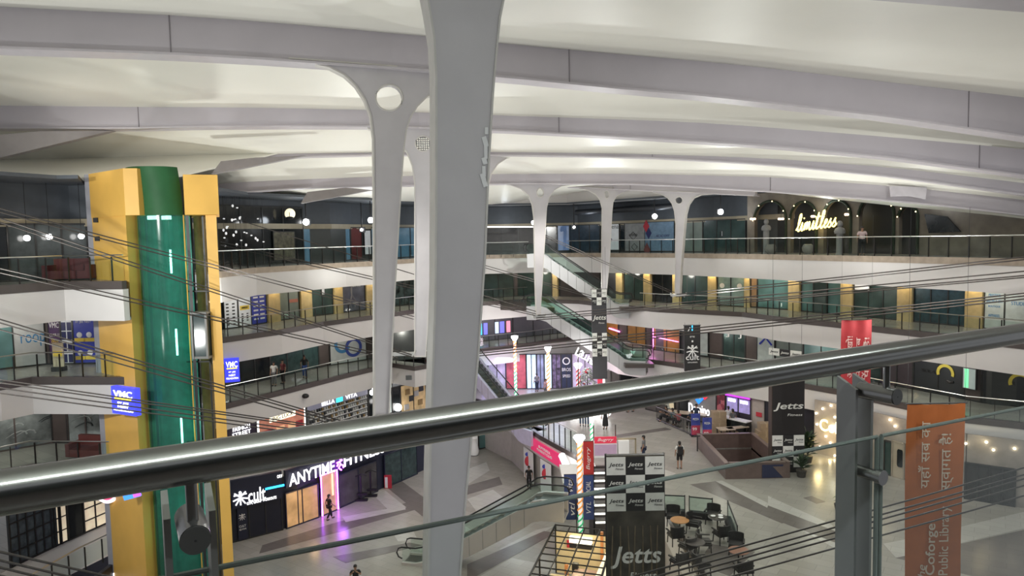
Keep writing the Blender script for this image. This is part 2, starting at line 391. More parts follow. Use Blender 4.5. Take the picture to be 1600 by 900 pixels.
for k in range(6):
    T, B = RIB[k]; n = len(T); N = [FRONT(T[max(i - 1, 0)], T[min(i + 1, n - 1)]) for i in range(n)]
    root = thing('roof_rib', RIBNAME[k], 'beam', (0, 0, 0), 'roof ribs')
    mb = MB(); th = .3 if k else .5
    for i in range(n - 1):
        mb.hex([B[i], B[i + 1], T[i + 1], T[i]], [p - N[j] * th for p, j in ((B[i], i), (B[i + 1], i + 1), (T[i + 1], i + 1), (T[i], i))])
    mb.build('web_plate', LILAC, root)
    mb = MB(); fw = .16 if k in (1, 2, 4, 5, 0) else .1
    for i in range(n - 1):
        q = [B[i] + N[i] * fw, B[i + 1] + N[i + 1] * fw, B[i + 1] - N[i + 1] * (th + fw * 2.2), B[i] - N[i] * (th + fw * 2.2)]
        mb.hex([p - V((0, 0, .07)) for p in q], q)
    mb.build('bottom_flange', LILACD, root)
    for i in range({1: 11, 2: 5}.get(k, 7), n - 2, 9 if k else 99):     # welded seams of the plate
        MB().box((T[i] + B[i]) / 2 + N[i] * .01, (.03, .03, (T[i] - B[i]).z), N[i].cross(UP)).build('weld_seam', mat('seam_grey', (.22, .2, .22)), root)
# vault membrane between the ribs
def resample(pts, n=40):
    x = [project(p)[0] for p in pts]; out = []
    return pts
def vault(A, Bp, sag, label, n=30):
    """membrane from rib curve A to the farther curve B"""
    def para(P, t):
        L = [0]
        for a, b in zip(P, P[1:]): L.append(L[-1] + (b - a).length)
        s = t * L[-1]
        for i in range(len(P) - 1):
            if s <= L[i + 1] + 1e-9: return P[i].lerp(P[i + 1], (s - L[i]) / max(1e-9, L[i + 1] - L[i]))
        return P[-1]
    rows = []
    for j in range(9):
        v = j / 8
        rows.append([para(A, i / n).lerp(para(Bp, i / n), v) + V((0, 0, sag * 4 * v * (1 - v))) for i in range(n + 1)])
    mb = MB(); mb.grid(rows, (0, 0, .08)); o = struct('ceiling', mb, CREAM, label, True)
    return rows
back = [at(x, y, d) for x, y, d in ((330, 300, 43), (345, 304, 43), (460, 310, 46), (580, 312, 51), (650, 316, 56), (765, 320, 60), (835, 312, 64), (950, 294, 62), (1060, 291, 58), (1170, 297, 53), (1400, 322, 40), (1500, 331, 37), (1600, 341, 34.6), (1750, 362, 32))]
vault(RIB[0][0], RIB[1][0], .35, 'nearest cream vault bay overhead')
vault(RIB[1][0], RIB[2][0], .3, 'cream vault bay behind the big rib')
vault(RIB[2][0], RIB[3][0], .25, 'cream vault bay behind the second rib')
vault(RIB[3][0], RIB[4][0], .1, 'cream vault bay above the lift tower')
vault(RIB[4][0], back, 0, 'low cream vault bay over the far gallery')
vault([V((-30, -4, EZ + 4.2)), V((30, -4, EZ + 4.2))], RIB[0][0], .2, 'cream vault bay over our heads')
struct('trim', band(E['4R'][6:13], LZ[4] + 4.28, LZ[4] + 6.3, .5, .65), WHITE)
# left eaves panel between third rib and the dark gallery ceiling
lb = [onz(x, y, 21.15) for x, y in ((-200, 262), (0, 280), (135, 290), (215, 292))]
vault([p for p in RIB[3][0][:9]], lb, 0, 'cream eaves bay above the left gallery', 10)
for (a, b, c, d, lab), pl_ in zip((((-40, 256), (175, 204), (60, 205), (-40, 214), 'dark grey eaves strut running out at the left edge'), ((330, 272), (478, 243), (400, 246), (345, 252), 'dark grey eaves strut above the lift tower'), ((470, 318), (582, 297), (540, 293), (480, 300), 'dark grey eaves strut left of the pierced mast')), ([(-26, 27), (-18, 32)], [(-18, 36), (-10, 37)], [(-14, 42), (-8, 43)])):
    P = [onpoly(x, y, pl_) for x, y in (a, b, c, d)]
    mb = MB(); mb.prism(P, (0, .35, 0)); o = mb.build('eaves_strut', mat('strut_grey_paint', (.26, .24, .24), .5)); tag(o, lab, 'beam', 'eaves struts')
# ------------------------------------------------------------------ masts (flying columns hung in the cable trusses)
def arc(x0, y0, x1, y1, n=7, vert_first=True):
    """quarter of an ellipse from (x0,y0) tangent vertical to (x1,y1) tangent horizontal"""
    out = []
    for i in range(n + 1):
        t = math.pi / 2 * i / n
        out.append((x1 + (x0 - x1) * math.cos(t), y0 + (y1 - y0) * math.sin(t)))
    # (superelliptic feel is not needed) flip so that the curve hugs the corner
    return [(x0 + (x1 - x0) * (1 - math.cos(math.pi / 2 * i / n)), y0 + (y1 - y0) * math.sin(math.pi / 2 * i / n)) for i in range(n + 1)]
def mast(px, hole, poly, depth, label, grid=False, fl=.05):
    c = onpoly(sum(p[0] for p in px) / len(px), sum(p[1] for p in px) / len(px), poly)
    ca = onpoly(px[0][0], px[0][1], poly)
    # straight plane of this mast: tangent of the rib line here
    x = sum(p[0] for p in px[-4:]) / 4
    a, b = onpoly(px[0][0] - 8, 300, poly), onpoly(px[0][0] + 8, 300, poly); r = V((b.x - a.x, b.y - a.y, 0)).normalized(); n = V((r.y, -r.x, 0))
    o0 = V((ca.x, ca.y, 0))
    def loc(x, y):
        d = ray(x, y); t = (o0 - EYE).dot(n) / d.dot(n); P = EYE + d * t
        return ((P - o0).dot(r), P.z)
    out = [loc(*p) for p in px]; holes = []
    if hole:
        hx, hy, rx, ry = hole; holes = [[loc(hx + rx * math.cos(t * math.pi / 12), hy + ry * math.sin(t * math.pi / 12)) for t in range(24)]]
    root = thing('roof_mast', label, 'column', (o0.x, o0.y, min(q[1] for q in out)), 'roof masts')
    base = o0 - n * (depth / 2 - .02)
    xcurve(out, holes, base, r, UP, depth, 'shaft', STEELW, root)
    # edge flanges: the curved side plates running along both edges
    mb = MB()
    k = len(out)
    for i in range(k):
        if i in SKIPEDGE: continue
        (u0, z0), (u1, z1) = out[i], out[(i + 1) % k]
        if abs(z0 - z1) < 1e-3 and abs(u0 - u1) > .5: continue
        A, B = base + r * u0 + UP * z0, base + r * u1 + UP * z1
        e = (B - A)
        if e.length < 1e-4: continue
        mb.box((A + B) / 2, (e.length * 1.01, depth + .06, fl), e, e.cross(n))
    mb.build('edge_flange', MASTL, root)
    if hole:
        mb = MB(); q = holes[0]; pts = [base + r * u + UP * z + n * (depth / 2) for u, z in q]
        mb.tube(pts, .03, 6, closed=True); mb.build('hole_rim', MASTL, root, True)
        if grid:
            mb = MB(); us = [u for u, z in q]; zs = [z for u, z in q]; cu, cz = sum(us) / 24, sum(zs) / 24; R = (max(us) - min(us)) / 2
            for i in range(-3, 4):
                s = i * R / 3.6; hlen = math.sqrt(max(0, R * R - s * s))
                for A, B in (((cu + s, cz - hlen), (cu + s, cz + hlen)), ((cu - hlen, cz + s), (cu + hlen, cz + s))):
                    mb.tube([base + r * A[0] + UP * A[1] + n * .05, base + r * B[0] + UP * B[1] + n * .05], R * .05, 5)
            mb.build('mesh_grille', mat('grille_grey', (.2, .2, .21), .4, .5), root)
    return root
SKIPEDGE = ()
mast([(655, -70), (670, 10), (678, 60), (681, 120), (681, 300), (680, 450), (675, 600), (671, 750), (668, 960), (712, 960), (718, 900), (725, 800), (735, 690), (746, 560), (757, 400), (763, 250), (769, 150), (774, 90), (780, 30), (800, -70)],
     None, RP[0], .5, 'largest grey roof mast standing close in the middle of the view', fl=.03)
mast([(585, 652), (585, 450), (584.5, 300), (583.5, 215), (579, 180), (570, 156), (556, 134), (538, 117), (515, 105), (490, 99), (452, 95), (452, 91), (700, 110), (700, 140), (668, 150), (652, 166), (641, 184), (634, 206), (630, 240), (626, 300), (617, 450), (610, 600), (608, 652)],
     (608, 153, 21, 20.5), RP[1], .35, 'grey roof mast with a clear round hole left of the largest mast')
mast([(648, 557), (648, 400), (648, 285), (644, 258), (636, 238), (622, 222), (600, 209), (575, 201), (575, 196), (770, 203), (770, 207), (735, 214), (708, 226), (692, 243), (683, 262), (679, 300), (673, 420), (665, 557)],
     (661, 224.5, 12, 12), RP[2], .35, 'bright grey mast with a mesh grille, half behind the largest mast', True)
mast([(728, 515), (727, 400), (726, 300), (722, 275), (712, 258), (695, 246), (680, 242), (680, 239), (812, 241), (812, 243.5), (792, 247), (778, 256), (768, 270), (763, 290), (757, 350), (748, 430), (740, 515)],
     (745, 272, 8, 8), RP[3], .35, 'grey mast hidden behind the largest mast, only its curved right arm showing')
mast([(838, 491), (836, 430), (834.5, 340), (832, 320), (826, 305), (815, 295), (800, 289.5), (790, 288), (790, 285.5), (895, 285.5), (895, 288), (878, 290.5), (866, 297), (858, 308), (854, 325), (852, 360), (848, 430), (844, 491)],
     (844, 301, 5.5, 7), RP[4], .35, 'white slim mast with an oval hole beside the upper escalator', fl=.04)
mast([(940, 467), (940, 400), (940.5, 325), (937, 312), (930, 303), (918, 297), (905, 294), (905, 291), (985, 295), (985, 298), (972, 301), (963, 307), (958, 316), (956.5, 330), (953, 400), (947, 467)],
     (948, 304, 3, 6), RP[5], .3, 'white slim mast rising behind the small checkered banner', fl=.04)
mast([(1055, 459), (1055.5, 400), (1056, 350), (1054, 330), (1050, 318), (1043, 309), (1033, 303.5), (1020, 301), (1020, 297.5), (1112, 301.5), (1112, 303), (1094, 304.5), (1082, 310), (1075, 320), (1071, 335), (1068, 370), (1064, 420), (1062, 459)],
     (1061, 313, 5.5, 5.5), RP[5], .3, 'white slim mast with a round mesh grille, rightmost of all', True, .04)
# ================================================================== glass railings of the galleries
POST = mat('dark_bronze_post', (.035, .032, .03), .4, .5)
def seglen(p): return sum((V(b) - V(a)).length for a, b in zip(p, p[1:]))
def walk(poly, step):
    out = []; left = step * .5
    for a, b in zip(poly, poly[1:]):
        a, b = V(a), V(b); L = (b - a).length; e = (b - a) / max(L, 1e-6)
        while left <= L: out.append((a + e * left, e)); left += step
        left -= L
    return out
def railing(poly, z, label, step=1.05, h=1.1, inset=.1):
    p = offset(poly, inset); a = p[0]
    root = thing('glass_railing', label, 'railing', (a[0], a[1], z), 'gallery railings')
    MB().tube([(x, y, z + h) for x, y in p], .028, 6).build('handrail', RAILM, root, True)
    mb = MB(); mb.grid([[(x, y, z + .06) for x, y in p], [(x, y, z + h - .1) for x, y in p]]); mb.build('glass_panel', RAILG, root)
    first = None
    for q, e in walk(p, step):
        nrm = V((e.y, -e.x, 0)); e3 = V((e.x, e.y, 0)); Q = V((q.x, q.y, z)) + nrm * .05
        MB().box(Q + V((0, 0, (h - .2) / 2 - .02)), (.03, .07, h + .12), e3).build('post', POST, root)
    return root
railing(E['4L'], LZ[4], 'glass railing on the top gallery left of the yellow lift tower')
q = onz(826, 403.3, 16.5)
railing(E['4R'][:8] + [(q.x, q.y)], LZ[4], 'glass railing on the top gallery from the lift tower to the upper escalator')
railing(E['4R'][8:], LZ[4], 'glass railing on the top gallery in front of the glowing script sign')
railing(E['3L'][:3] + [tuple(V(E['3L'][2]).lerp(V(E['3L'][3]), .82))], LZ[3], 'glass railing below the top gallery, left of the yellow lift tower')
railing(E['3R'][:7], LZ[3], 'glass railing in front of the yellow pilasters, left of the largest mast')
railing([tuple(V(E['3R'][8]).lerp(V(E['3R'][9]), .55))] + E['3R'][9:], LZ[3], 'glass railing in front of the yellow pilasters at right')
railing(E['2L'], LZ[2], 'glass railing before the grey mural, left of the lift tower')
railing(E['2R'][:8], LZ[2], 'glass railing before the panel with two linked rings')
railing(E['2R'][7:10], LZ[2], 'glass railing before the small blue screens at the back', step=1.0)
railing(E['2R'][11:], LZ[2], 'glass railing before the pink neon line and the dark ring logo shops')
railing(E['1C'][10:12], LZ[1], 'short glass railing above the pink hanging sign', step=.8, h=1.5)
railing([E['1C'][11], E['1C'][12], (4.3, 38.6)], LZ[1], 'tall glass railing beside the lit pole at the stairs', step=.7, h=1.3)
railing(plan([(40, 905), (125, 857), (174, 833.5)], 4.9), 3.9, 'thin railing before the white wall under the dark window grid', step=.9, h=1.0)

# ================================================================== our own handrail in the foreground
a, b = onz(0, 770, EZ - .318), onz(1600, 520.5, EZ - .318); ud = (b - a).normalized(); nout = V((-ud.y, ud.x, 0))
root = thing('glass_railing', 'thick brushed steel handrail with glass crossing the whole foreground', 'railing', (a.x, a.y, 16.8))
MB().tube([a - ud * 2, a, a.lerp(b, .25), a.lerp(b, .5), a.lerp(b, .75), b, b + ud * 2.5], .0305, 32).build('handrail', mat('brushed_handrail_steel', (.26, .265, .255), .2, 1, noise=.03, scale=40), root, True)
ga, gb = onz(280, 899, EZ - .54), onz(1372, 682, EZ - .54); gd = (gb - ga).normalized()
GL = clear_glass('foreground_glass', (.93, .955, .94), .035)
def fglass(p, q):
    z1 = EZ - .54; z0 = 16.9
    mb = MB(); n = nout * .006
    mb.hex([V((p.x, p.y, z0)) - n, V((q.x, q.y, z0)) - n, V((q.x, q.y, z0)) + n, V((p.x, p.y, z0)) + n], [V((p.x, p.y, z1)) - n, V((q.x, q.y, z1)) - n, V((q.x, q.y, z1)) + n, V((p.x, p.y, z1)) + n])
    o = mb.build('glass_pane', GL, root)
    e = MB(); e.tube([V((p.x, p.y, z1)), V((q.x, q.y, z1))], .0052, 8); e.tube([V((q.x, q.y, z1)), V((q.x, q.y, z0))], .006, 8); e.tube([V((p.x, p.y, z1)), V((p.x, p.y, z0))], .006, 8)
    e.build('polished_edge', mat('glass_edge_green', (.16, .19, .175), .15, .3), o)
fglass(ga - gd * .7, gb - gd * .004); fglass(gb + gd * .012, gb + gd * 2.2)
def stanchion(px, plate_px, dark):
    """two flat plates, pin with end disc, rod up to the handrail"""
    d = ray(px, 600); r = isect(d, (a.x, a.y), (b.x, b.y)); Q = EYE + d * r[0]; Q = V((Q.x, Q.y, a.z))
    MB().tube([Q, Q - UP * .118], .0085, 14).build('rod', STEEL, root, True)
    pz = Q - UP * .105
    mb = MB(); mb.tube([pz - nout * .028, pz + nout * .075], .0215, 24); pin = mb.build('standoff_pin', STEEL, root, True)
    MB().tube([pz - nout * .0285, pz - nout * .031], .0205, 24).build('end_disc', mat('disc_grey_steel', (.10, .10, .10), .45, .8), pin, True)
    MB().tube([pz - nout * .031, pz - nout * .0315], .002, 10).build('screw_hole', DARK, pin)
    # lower clamp on the glass
    lz = Q - UP * .325
    mb = MB(); mb.tube([lz + nout * .02, lz + nout * .085], .016, 20); c = mb.build('glass_clamp', STEEL, root, True)
    MB().tube([lz + nout * .018, lz + nout * .004], .020, 24).build('end_disc', STEEL, c, True)
    for s in (-1, 1):
        base = Q + ud * (s * .032) + nout * .095
        pts = [base - nout * .035, base + nout * .022]
        z1 = [a.z - .098, a.z - .07]
        mb = MB(); t = ud * .005
        lo = [V((p.x, p.y, 16.75)) for p in pts]
        mb.hex([lo[0] - t, lo[1] - t, lo[1] + t, lo[0] + t], [V((pts[0].x, pts[0].y, z1[0])) - t, V((pts[1].x, pts[1].y, z1[1])) - t, V((pts[1].x, pts[1].y, z1[1])) + t, V((pts[0].x, pts[0].y, z1[0])) + t])
        mb.build('post_plate', mat('post_plate_steel', (.27, .275, .265), .42, .85, noise=.08, scale=6), root)
stanchion(290, 0, 0); stanchion(1385, 0, 0)

# tube lamp on the near gallery ceiling, parallel to the handrail
tc = a.lerp(b, .45) - nout * 1.75; tz = a.z + 2.85
tl = thing('tube_lamp', 'long tube lamp on the near gallery ceiling above the handrail', 'lamp', (tc.x, tc.y, tz))
MB().tube([V((tc.x, tc.y, tz)) - ud * 5, V((tc.x, tc.y, tz)) + ud * 5], .035, 10).build('tube', mat('tube_cold_white', (.92, 1, .97), emit=80, noise=0), tl)
for s in (-4.5, 0, 4.5): MB().tube([V((tc.x, tc.y, tz)) + ud * s, V((tc.x, tc.y, tz + 1.7)) + ud * s], .012, 5).build('hanger', DARK, tl)
# ================================================================== yellow lift tower
TW = thing('lift_tower', 'yellow lift tower with a curved green glass shaft at left', 'lift tower', (-15, 31, 0))
def pcol(px, z0, z1, name, m):
    """vertical prism over plan points taken from the picture: (px, py, depth)"""
    P = [at(*p) for p in px]; mb = MB(); mb.hex([(p.x, p.y, z0) for p in P], [(p.x, p.y, z1) for p in P]); return mb.build(name, m, TW)
zt = at(180, 266, 30.2).z
zh = at(250, 336, 30).z
pcol([(141, 300, 31.6), (194, 300, 29.6), (218, 400, 30.3), (216, 400, 33.5), (141, 300, 34)], 0, zh, 'shaft_wall', YEL)
pcol([(140, 300, 31.55), (194, 300, 29.5), (216, 300, 29.6), (226, 300, 30.0), (226, 300, 33.5), (140, 300, 34)], zh, zt, 'header_block', YEL)
pcol([(133, 300, 31.7), (141, 300, 31.6), (141, 300, 34), (133, 300, 34)], 0, zt, 'side_pilaster', mat('pilaster_grey', (.34, .34, .38), .5))
pcol([(287, 300, 29.7), (341, 300, 30.2), (341, 300, 33), (287, 300, 33)], zh - .02, at(315, 273, 30).z, 'header_block', YEL)
pcol([(324, 400, 30.4), (341, 400, 30.4), (341, 400, 33), (324, 400, 33)], 0, zh, 'shaft_wall', YEL)
pcol([(305, 400, 31.6), (323, 400, 31.2), (323, 400, 32.6), (305, 400, 32.6)], 0, zh, 'back_panel', mat('brown_shaft_panel', (.20, .12, .045), .5, noise=.2))
pcol([(219, 400, 31.4), (300, 400, 31.4), (300, 400, 31.6), (219, 400, 31.6)], 0, zh, 'shaft_back', mat('shaft_teal_wall', (.10, .30, .26), .5, noise=.25))
for px, d, wpx, nm in ((221, 30.1, 3, 'guide_rail'), (230, 30.3, 4, 'guide_rail'), (294, 30.4, 5, 'guide_rail'), (301, 30.7, 3, 'guide_rail'), (319, 30.8, 3, 'guide_rail')):
    pcol([(px, 420, d), (px + wpx, 420, d), (px + wpx, 420, d + .15), (px, 420, d + .15)], 0, zh, nm, STEELD)
gc = at(257, 420, 30.6); gr = .98
def gshell(z0, z1, r0, r1, nm, m, sh=0):
    rows = []; nn = 20
    for k in range(9):
        v = k / 8; z = z0 + (z1 - z0) * v; rr = r0 + (r1 - r0) * v ** 2
        rows.append([(gc.x - sh * v ** 2 + rr * math.cos(t), gc.y + rr * .75 * math.sin(t), z) for t in [math.pi + .15 + (math.pi - .3) * i / nn for i in range(nn + 1)]])
    mb = MB(); mb.grid(rows); return mb.build(nm, m, TW, True)
def green_glass():
    m = bpy.data.materials.new('green_shaft_glass'); m.use_nodes = True; nt = m.node_tree; nt.nodes.clear()
    o = nt.nodes.new('ShaderNodeOutputMaterial'); mx = nt.nodes.new('ShaderNodeMixShader'); t = nt.nodes.new('ShaderNodeBsdfTransparent'); t.inputs[0].default_value = (.20, .62, .52, 1)
    b = nt.nodes.new('ShaderNodeBsdfPrincipled'); b.inputs['Base Color'].default_value = (.05, .22, .17, 1); b.inputs['Roughness'].default_value = .15
    wv = nt.nodes.new('ShaderNodeTexNoise'); wv.inputs['Scale'].default_value = 14; mp = nt.nodes.new('ShaderNodeMapping'); mp.inputs['Scale'].default_value = (1, 1, .01)
    tc = nt.nodes.new('ShaderNodeTexCoord'); mr = nt.nodes.new('ShaderNodeMapRange'); mr.inputs[3].default_value = .25; mr.inputs[4].default_value = .6
    nt.links.new(tc.outputs['Object'], mp.inputs[0]); nt.links.new(mp.outputs[0], wv.inputs['Vector']); nt.links.new(wv.outputs['Fac'], mr.inputs[0]); nt.links.new(mr.outputs[0], mx.inputs[0])
    nt.links.new(t.outputs[0], mx.inputs[1]); nt.links.new(b.outputs[0], mx.inputs[2]); nt.links.new(mx.outputs[0], o.inputs[0]); return m
gshell(0, zh, gr, gr, 'glass_shaft', green_glass())
gshell(zh, zt + .1, gr, gr + .12, 'green_cap', mat('green_cap_panel', (.028, .115, .045), .5, spec=.2), .25)
for s in (-1, 1):
    MB().tube([(gc.x + s * gr, gc.y - .1, 0), (gc.x + s * gr, gc.y - .1, zh)], .035, 6).build('edge_strip', YEL, TW)
TUBE = mat('tube_light_mint', (.75, 1, .9), emit=9, noise=0)
for y0, y1, px in ((390, 427, 266), (514, 555, 275), (653, 692, 283), (800, 838, 292)):
    p, q = at(px, y0, 30.3), at(px, y1, 30.3); q = V((p.x, p.y, q.z))
    MB().tube([p, q], .045, 8).build('light_tube', TUBE, TW)
    lamp('POINT', 'tube_lamp', (p.x, p.y - .05, (p.z + q.z) / 2), 26, (.55, 1, .85), .2)
for px in (234, 256):
    p = at(px + 4, 340, 30.3); MB().box(p, (.38, .1, .16)).build('light_panel', mat('shaft_top_lamp', (.9, 1, .85), emit=6, noise=0), TW)
for px, py in ((150.5, 344), (153, 373)):
    p = onpoly(px, py, [(at(141, 300, 31.5).x, at(141, 300, 31.5).y), (at(194, 300, 29.5).x, at(194, 300, 29.5).y)])
    MB().box(p, (.2, .16, .2)).build('speaker', DARK, TW)
for py in (455, 565, 690):
    p = at(310, py, 30.6); MB().box(p, (1.0, .08, .06)).build('tie_beam', STEELD, TW)
c0, c1 = at(300, 488, 30.1), at(326, 560, 30.1)
LC = thing('lift_car', 'dark glass lift car hanging right of the green glass shaft', 'lift', (c0.x + .35, 30.4, c1.z))
mb = MB(); mb.bb(c0.x, c1.x, 30.05, 30.65, c1.z + .06, c0.z - .06); mb.build('cabin', mat('lift_car_glass', (.05, .075, .075), .12), LC)
for nm, (x0, x1, z0, z1) in {'top_frame': (c0.x - .05, c1.x + .05, c0.z - .08, c0.z), 'bottom_frame': (c0.x - .05, c1.x + .05, c1.z, c1.z + .1)}.items():
    MB().bb(x0, x1, 30.0, 30.7, z0, z1).build(nm, mat('lift_frame_grey', (.22, .22, .21), .5), LC)
for x in (c0.x, c1.x): MB().bb(x - .04, x + .04, 29.98, 30.06, c1.z, c0.z).build('corner_post', mat('lift_frame_grey', (.22, .22, .21), .5), LC)

# ================================================================== escalators
ESC = clear_glass('escalator_glass', (.80, .90, .86), .06)
ESCG = clear_glass('escalator_green_glass', (.60, .82, .74), .06)
PANEL = mat('escalator_side_white', (.55, .55, .56), .35, noise=.02)
def escalator(Pt, Pb, label, panel=PANEL, wd=1.5, flat_t=1.3, flat_b=1.3, glass=ESC):
    Pt, Pb = V(Pt), V(Pb); h = V((Pb.x - Pt.x, Pb.y - Pt.y, 0)); L = h.length; u = h / L; w = V((-u.y, u.x, 0))
    root = thing('escalator', label, 'escalator', (Pb.x, Pb.y, Pb.z)); dz = Pb.z - Pt.z
    prof = [(-flat_t, 0), (-.1, 0), (.35, -.12)] + [(L * t, dz * t) for t in (.12, .3, .5, .7, .88)] + [(L - .35, dz + .12), (L + .1, dz), (L + flat_b, dz)]
    def P(s, z, k): return Pt + u * s + w * k + UP * z
    for sg in (-1, 1):
        k0, k1 = sg * (wd / 2), sg * (wd / 2 - .22)
        mb = MB()
        for (s0, z0), (s1, z1) in zip(prof, prof[1:]):
            mb.hex([P(s0, z0 - 1.0, k0), P(s1, z1 - 1.0, k0), P(s1, z1 - 1.0, k1), P(s0, z0 - 1.0, k1)], [P(s0, z0 + .12, k0), P(s1, z1 + .12, k0), P(s1, z1 + .12, k1), P(s0, z0 + .12, k1)])
        mb.build('side_cladding', panel, root)
        km = sg * (wd / 2 - .12)
        mb = MB(); mb.grid([[P(s, z + .12, km) for s, z in prof], [P(s, z + .92, km) for s, z in prof]]); mb.build('glass_balustrade', glass, root)
        top = [P(s, z + .96, km) for s, z in prof]
        loop0 = [P(-flat_t, .3, km), P(-flat_t - .22, .4, km), P(-flat_t - .32, .62, km), P(-flat_t - .22, .88, km)]
        loop1 = [P(L + flat_b + .22, dz + .88, km), P(L + flat_b + .32, dz + .62, km), P(L + flat_b + .22, dz + .4, km), P(L + flat_b, dz + .3, km)]
        MB().tube(loop0 + top + loop1, .045, 7).build('handrail_belt', mat('black_rubber', (.015, .015, .016), .35), root, True)
        for s in range(1, 9):
            t = s / 9
            q0, q1 = P(L * t, dz * t + .12, k0 * 1.004), P(L * t, dz * t - 1, k0 * 1.004)
            MB().tube([q0, q1], .014, 4).build('panel_joint', mat('joint_grey', (.2, .2, .2)), root)
    n = int(L / .4); mb = MB()
    for i in range(n):
        s = L * (i + .5) / n; z = dz * (i + .5) / n
        mb.box(P(s, z - .12, 0), (.4, wd - .5, .22), u)
    mb.box(P(-flat_t / 2, -.03, 0), (flat_t, wd - .44, .06), u); mb.box(P(L + flat_b / 2, dz - .03, 0), (flat_b, wd - .44, .06), u)
    mb.build('steps', mat('step_grey_metal', (.10, .11, .11), .4, .6), root)
    mb = MB()
    for (s0, z0), (s1, z1) in zip(prof, prof[1:]):
        k = wd / 2 - .22
        mb.hex([P(s0, z0 - 1.0, -k), P(s1, z1 - 1.0, -k), P(s1, z1 - 1.0, k), P(s0, z0 - 1.0, k)], [P(s0, z0 - .9, -k), P(s1, z1 - .9, -k), P(s1, z1 - .9, k), P(s0, z0 - .9, k)])
    mb.build('underside', panel, root)
    return root
GREYP = mat('escalator_side_grey', (.42, .42, .43), .35, noise=.02)
escalator((2.7, 58.8, 16.8), (8.7, 57.7, 12.6), 'escalator with bright white sides between the two top galleries', flat_b=.8)
e2 = escalator((2.6, 57.6, 12.6), (9.2, 55.5, 8.4), 'escalator with green lettered glass below the white one', GREYP, glass=ESCG)
# its lettered near balustrade
d_ = (V((9.2, 55.5, 8.4)) - V((2.6, 57.6, 12.6))); u_ = d_.normalized(); hh = V((u_.x, u_.y, 0)).normalized(); nn_ = V((hh.y, -hh.x, 0))
text('see you later', mat('dark_letter', (.02, .03, .03)), e2, V((1.2, 58.05, 13.15)) + nn_ * .64, hh, UP, 1.9, .32)
escalator((-3.4, 57.6, 8.4), (1.0, 51.8, 4.2), 'escalator with lilac sides just right of the largest mast', mat('escalator_side_lilac', (.48, .45, .60), .35), flat_b=1.2)
escalator((1.35, 37.6, 4.2), (-5.5, 39.4, 0), 'nearest escalator sinking left from the stairs into the court', mat('escalator_side_beige', (.40, .37, .35), .35, noise=.02), flat_t=1.35, flat_b=.9)
# landings
for z, P in ((12.6, [(-1, 59), (3.4, 57), (2.6, 66.5), (-1, 66.5)]), (8.4, [(8.6, 54.2), (10.8, 54.0), (10.8, 60), (8.6, 60)]), (12.6, [(8.6, 56.0), (12, 55.5), (12, 60), (8.6, 60)]), (4.2, [(2.7, 39.8), (4.4, 39.8), (4.4, 43.2), (2.7, 43.2)])):
    mb = MB(); mb.hex([(x, y, z - .32) for x, y in P], [(x, y, z - .02) for x, y in P]); struct('floor_landing', mb, TRIM if z > 5 else WHITE)

# ================================================================== steel cables of the roof trusses
CAB = mat('cable_dark_steel', (.07, .062, .058), .45, .6)
def cables(lines, da, db, r, label, group):
    for x0, y0, x1, y1 in lines:
        A, B = at(x0, y0, da), at(x1, y1, db)
        if x0 < 0 and x1 > x0: A = A + (A - B) * .4
        if x1 > 1600: B = B + (B - A) * .2
        mid = A.lerp(B, .5) - UP * ((A - B).length * .0012)
        tag(MB().tube([A, mid, B], r, 6).build('steel_cable', CAB, None, True), label, 'cable', group)
cables([(-150, 285, 745, 520), (-150, 291, 745, 524)], 22, 42, .024, 'thin dark steel cable crossing the tower just below the top gallery', 'cables to the hidden mast')
cables([(-150, 290, 648, 556), (-150, 297, 650, 560), (-60, 405, 622, 559), (-60, 412, 622, 563)], 24, 34, .026, 'dark steel cable running down left to right to the grille mast foot', 'cables to the grille mast')
cables([(-120, 462, 596, 676), (-120, 468, 596, 680), (-120, 480, 596, 684), (-120, 575, 600, 680), (-120, 580, 600, 683), (-120, 588, 600, 690), (-120, 597, 600, 694)], 21, 24, .022, 'dark steel cable running down across the tower to the clear hole mast', 'cables to the clear hole mast')
cables([(345, 378, 845, 492), (345, 383, 845, 495), (380, 346, 845, 489)], 42, 46, .03, 'dark steel cable sloping across the pale bands left of the masts', 'cables to the oval hole mast')
cables([(-60, 848, 320, 935), (-60, 861, 320, 950), (-60, 872, 320, 962), (-60, 885, 320, 975)], 8.6, 10, .016, 'thick dark cable in the bottom left corner', 'near cables bottom left')
cables([(838, 493, 1700, 414), (838, 497, 1700, 421), (838, 500, 1700, 424)], 46, 29, .033, 'dark steel cable rising right from the oval hole mast foot', 'cables right of the oval hole mast')
cables([(740, 548, 1700, 447), (740, 553, 1700, 451), (740, 557, 1700, 456)], 42, 28, .033, 'dark steel cable rising right below the yellow pilasters', 'cables right of the hidden mast')
cables([(1056, 460, 1700, 390), (1056, 464, 1700, 394)], 51, 28, .035, 'dark steel cable rising right from the rightmost mast foot', 'cables right of the rightmost mast')
cables([(890, 928, 1700, 702), (890, 938, 1700, 713), (890, 948, 1700, 719), (890, 955, 1700, 730), (890, 970, 1700, 746)], 11, 16, .017, 'thick dark cable crossing the lower right corner', 'near cables bottom right')
cables([(945, 468, 700, 398), (945, 471, 700, 402), (1058, 459, 840, 362), (1058, 462, 846, 368)], 53, 56, .03, 'thin cable sloping left from a slim white mast foot', 'cables left of the slim masts')
CL = mat('clamp_steel', (.5, .5, .48), .35, .9)
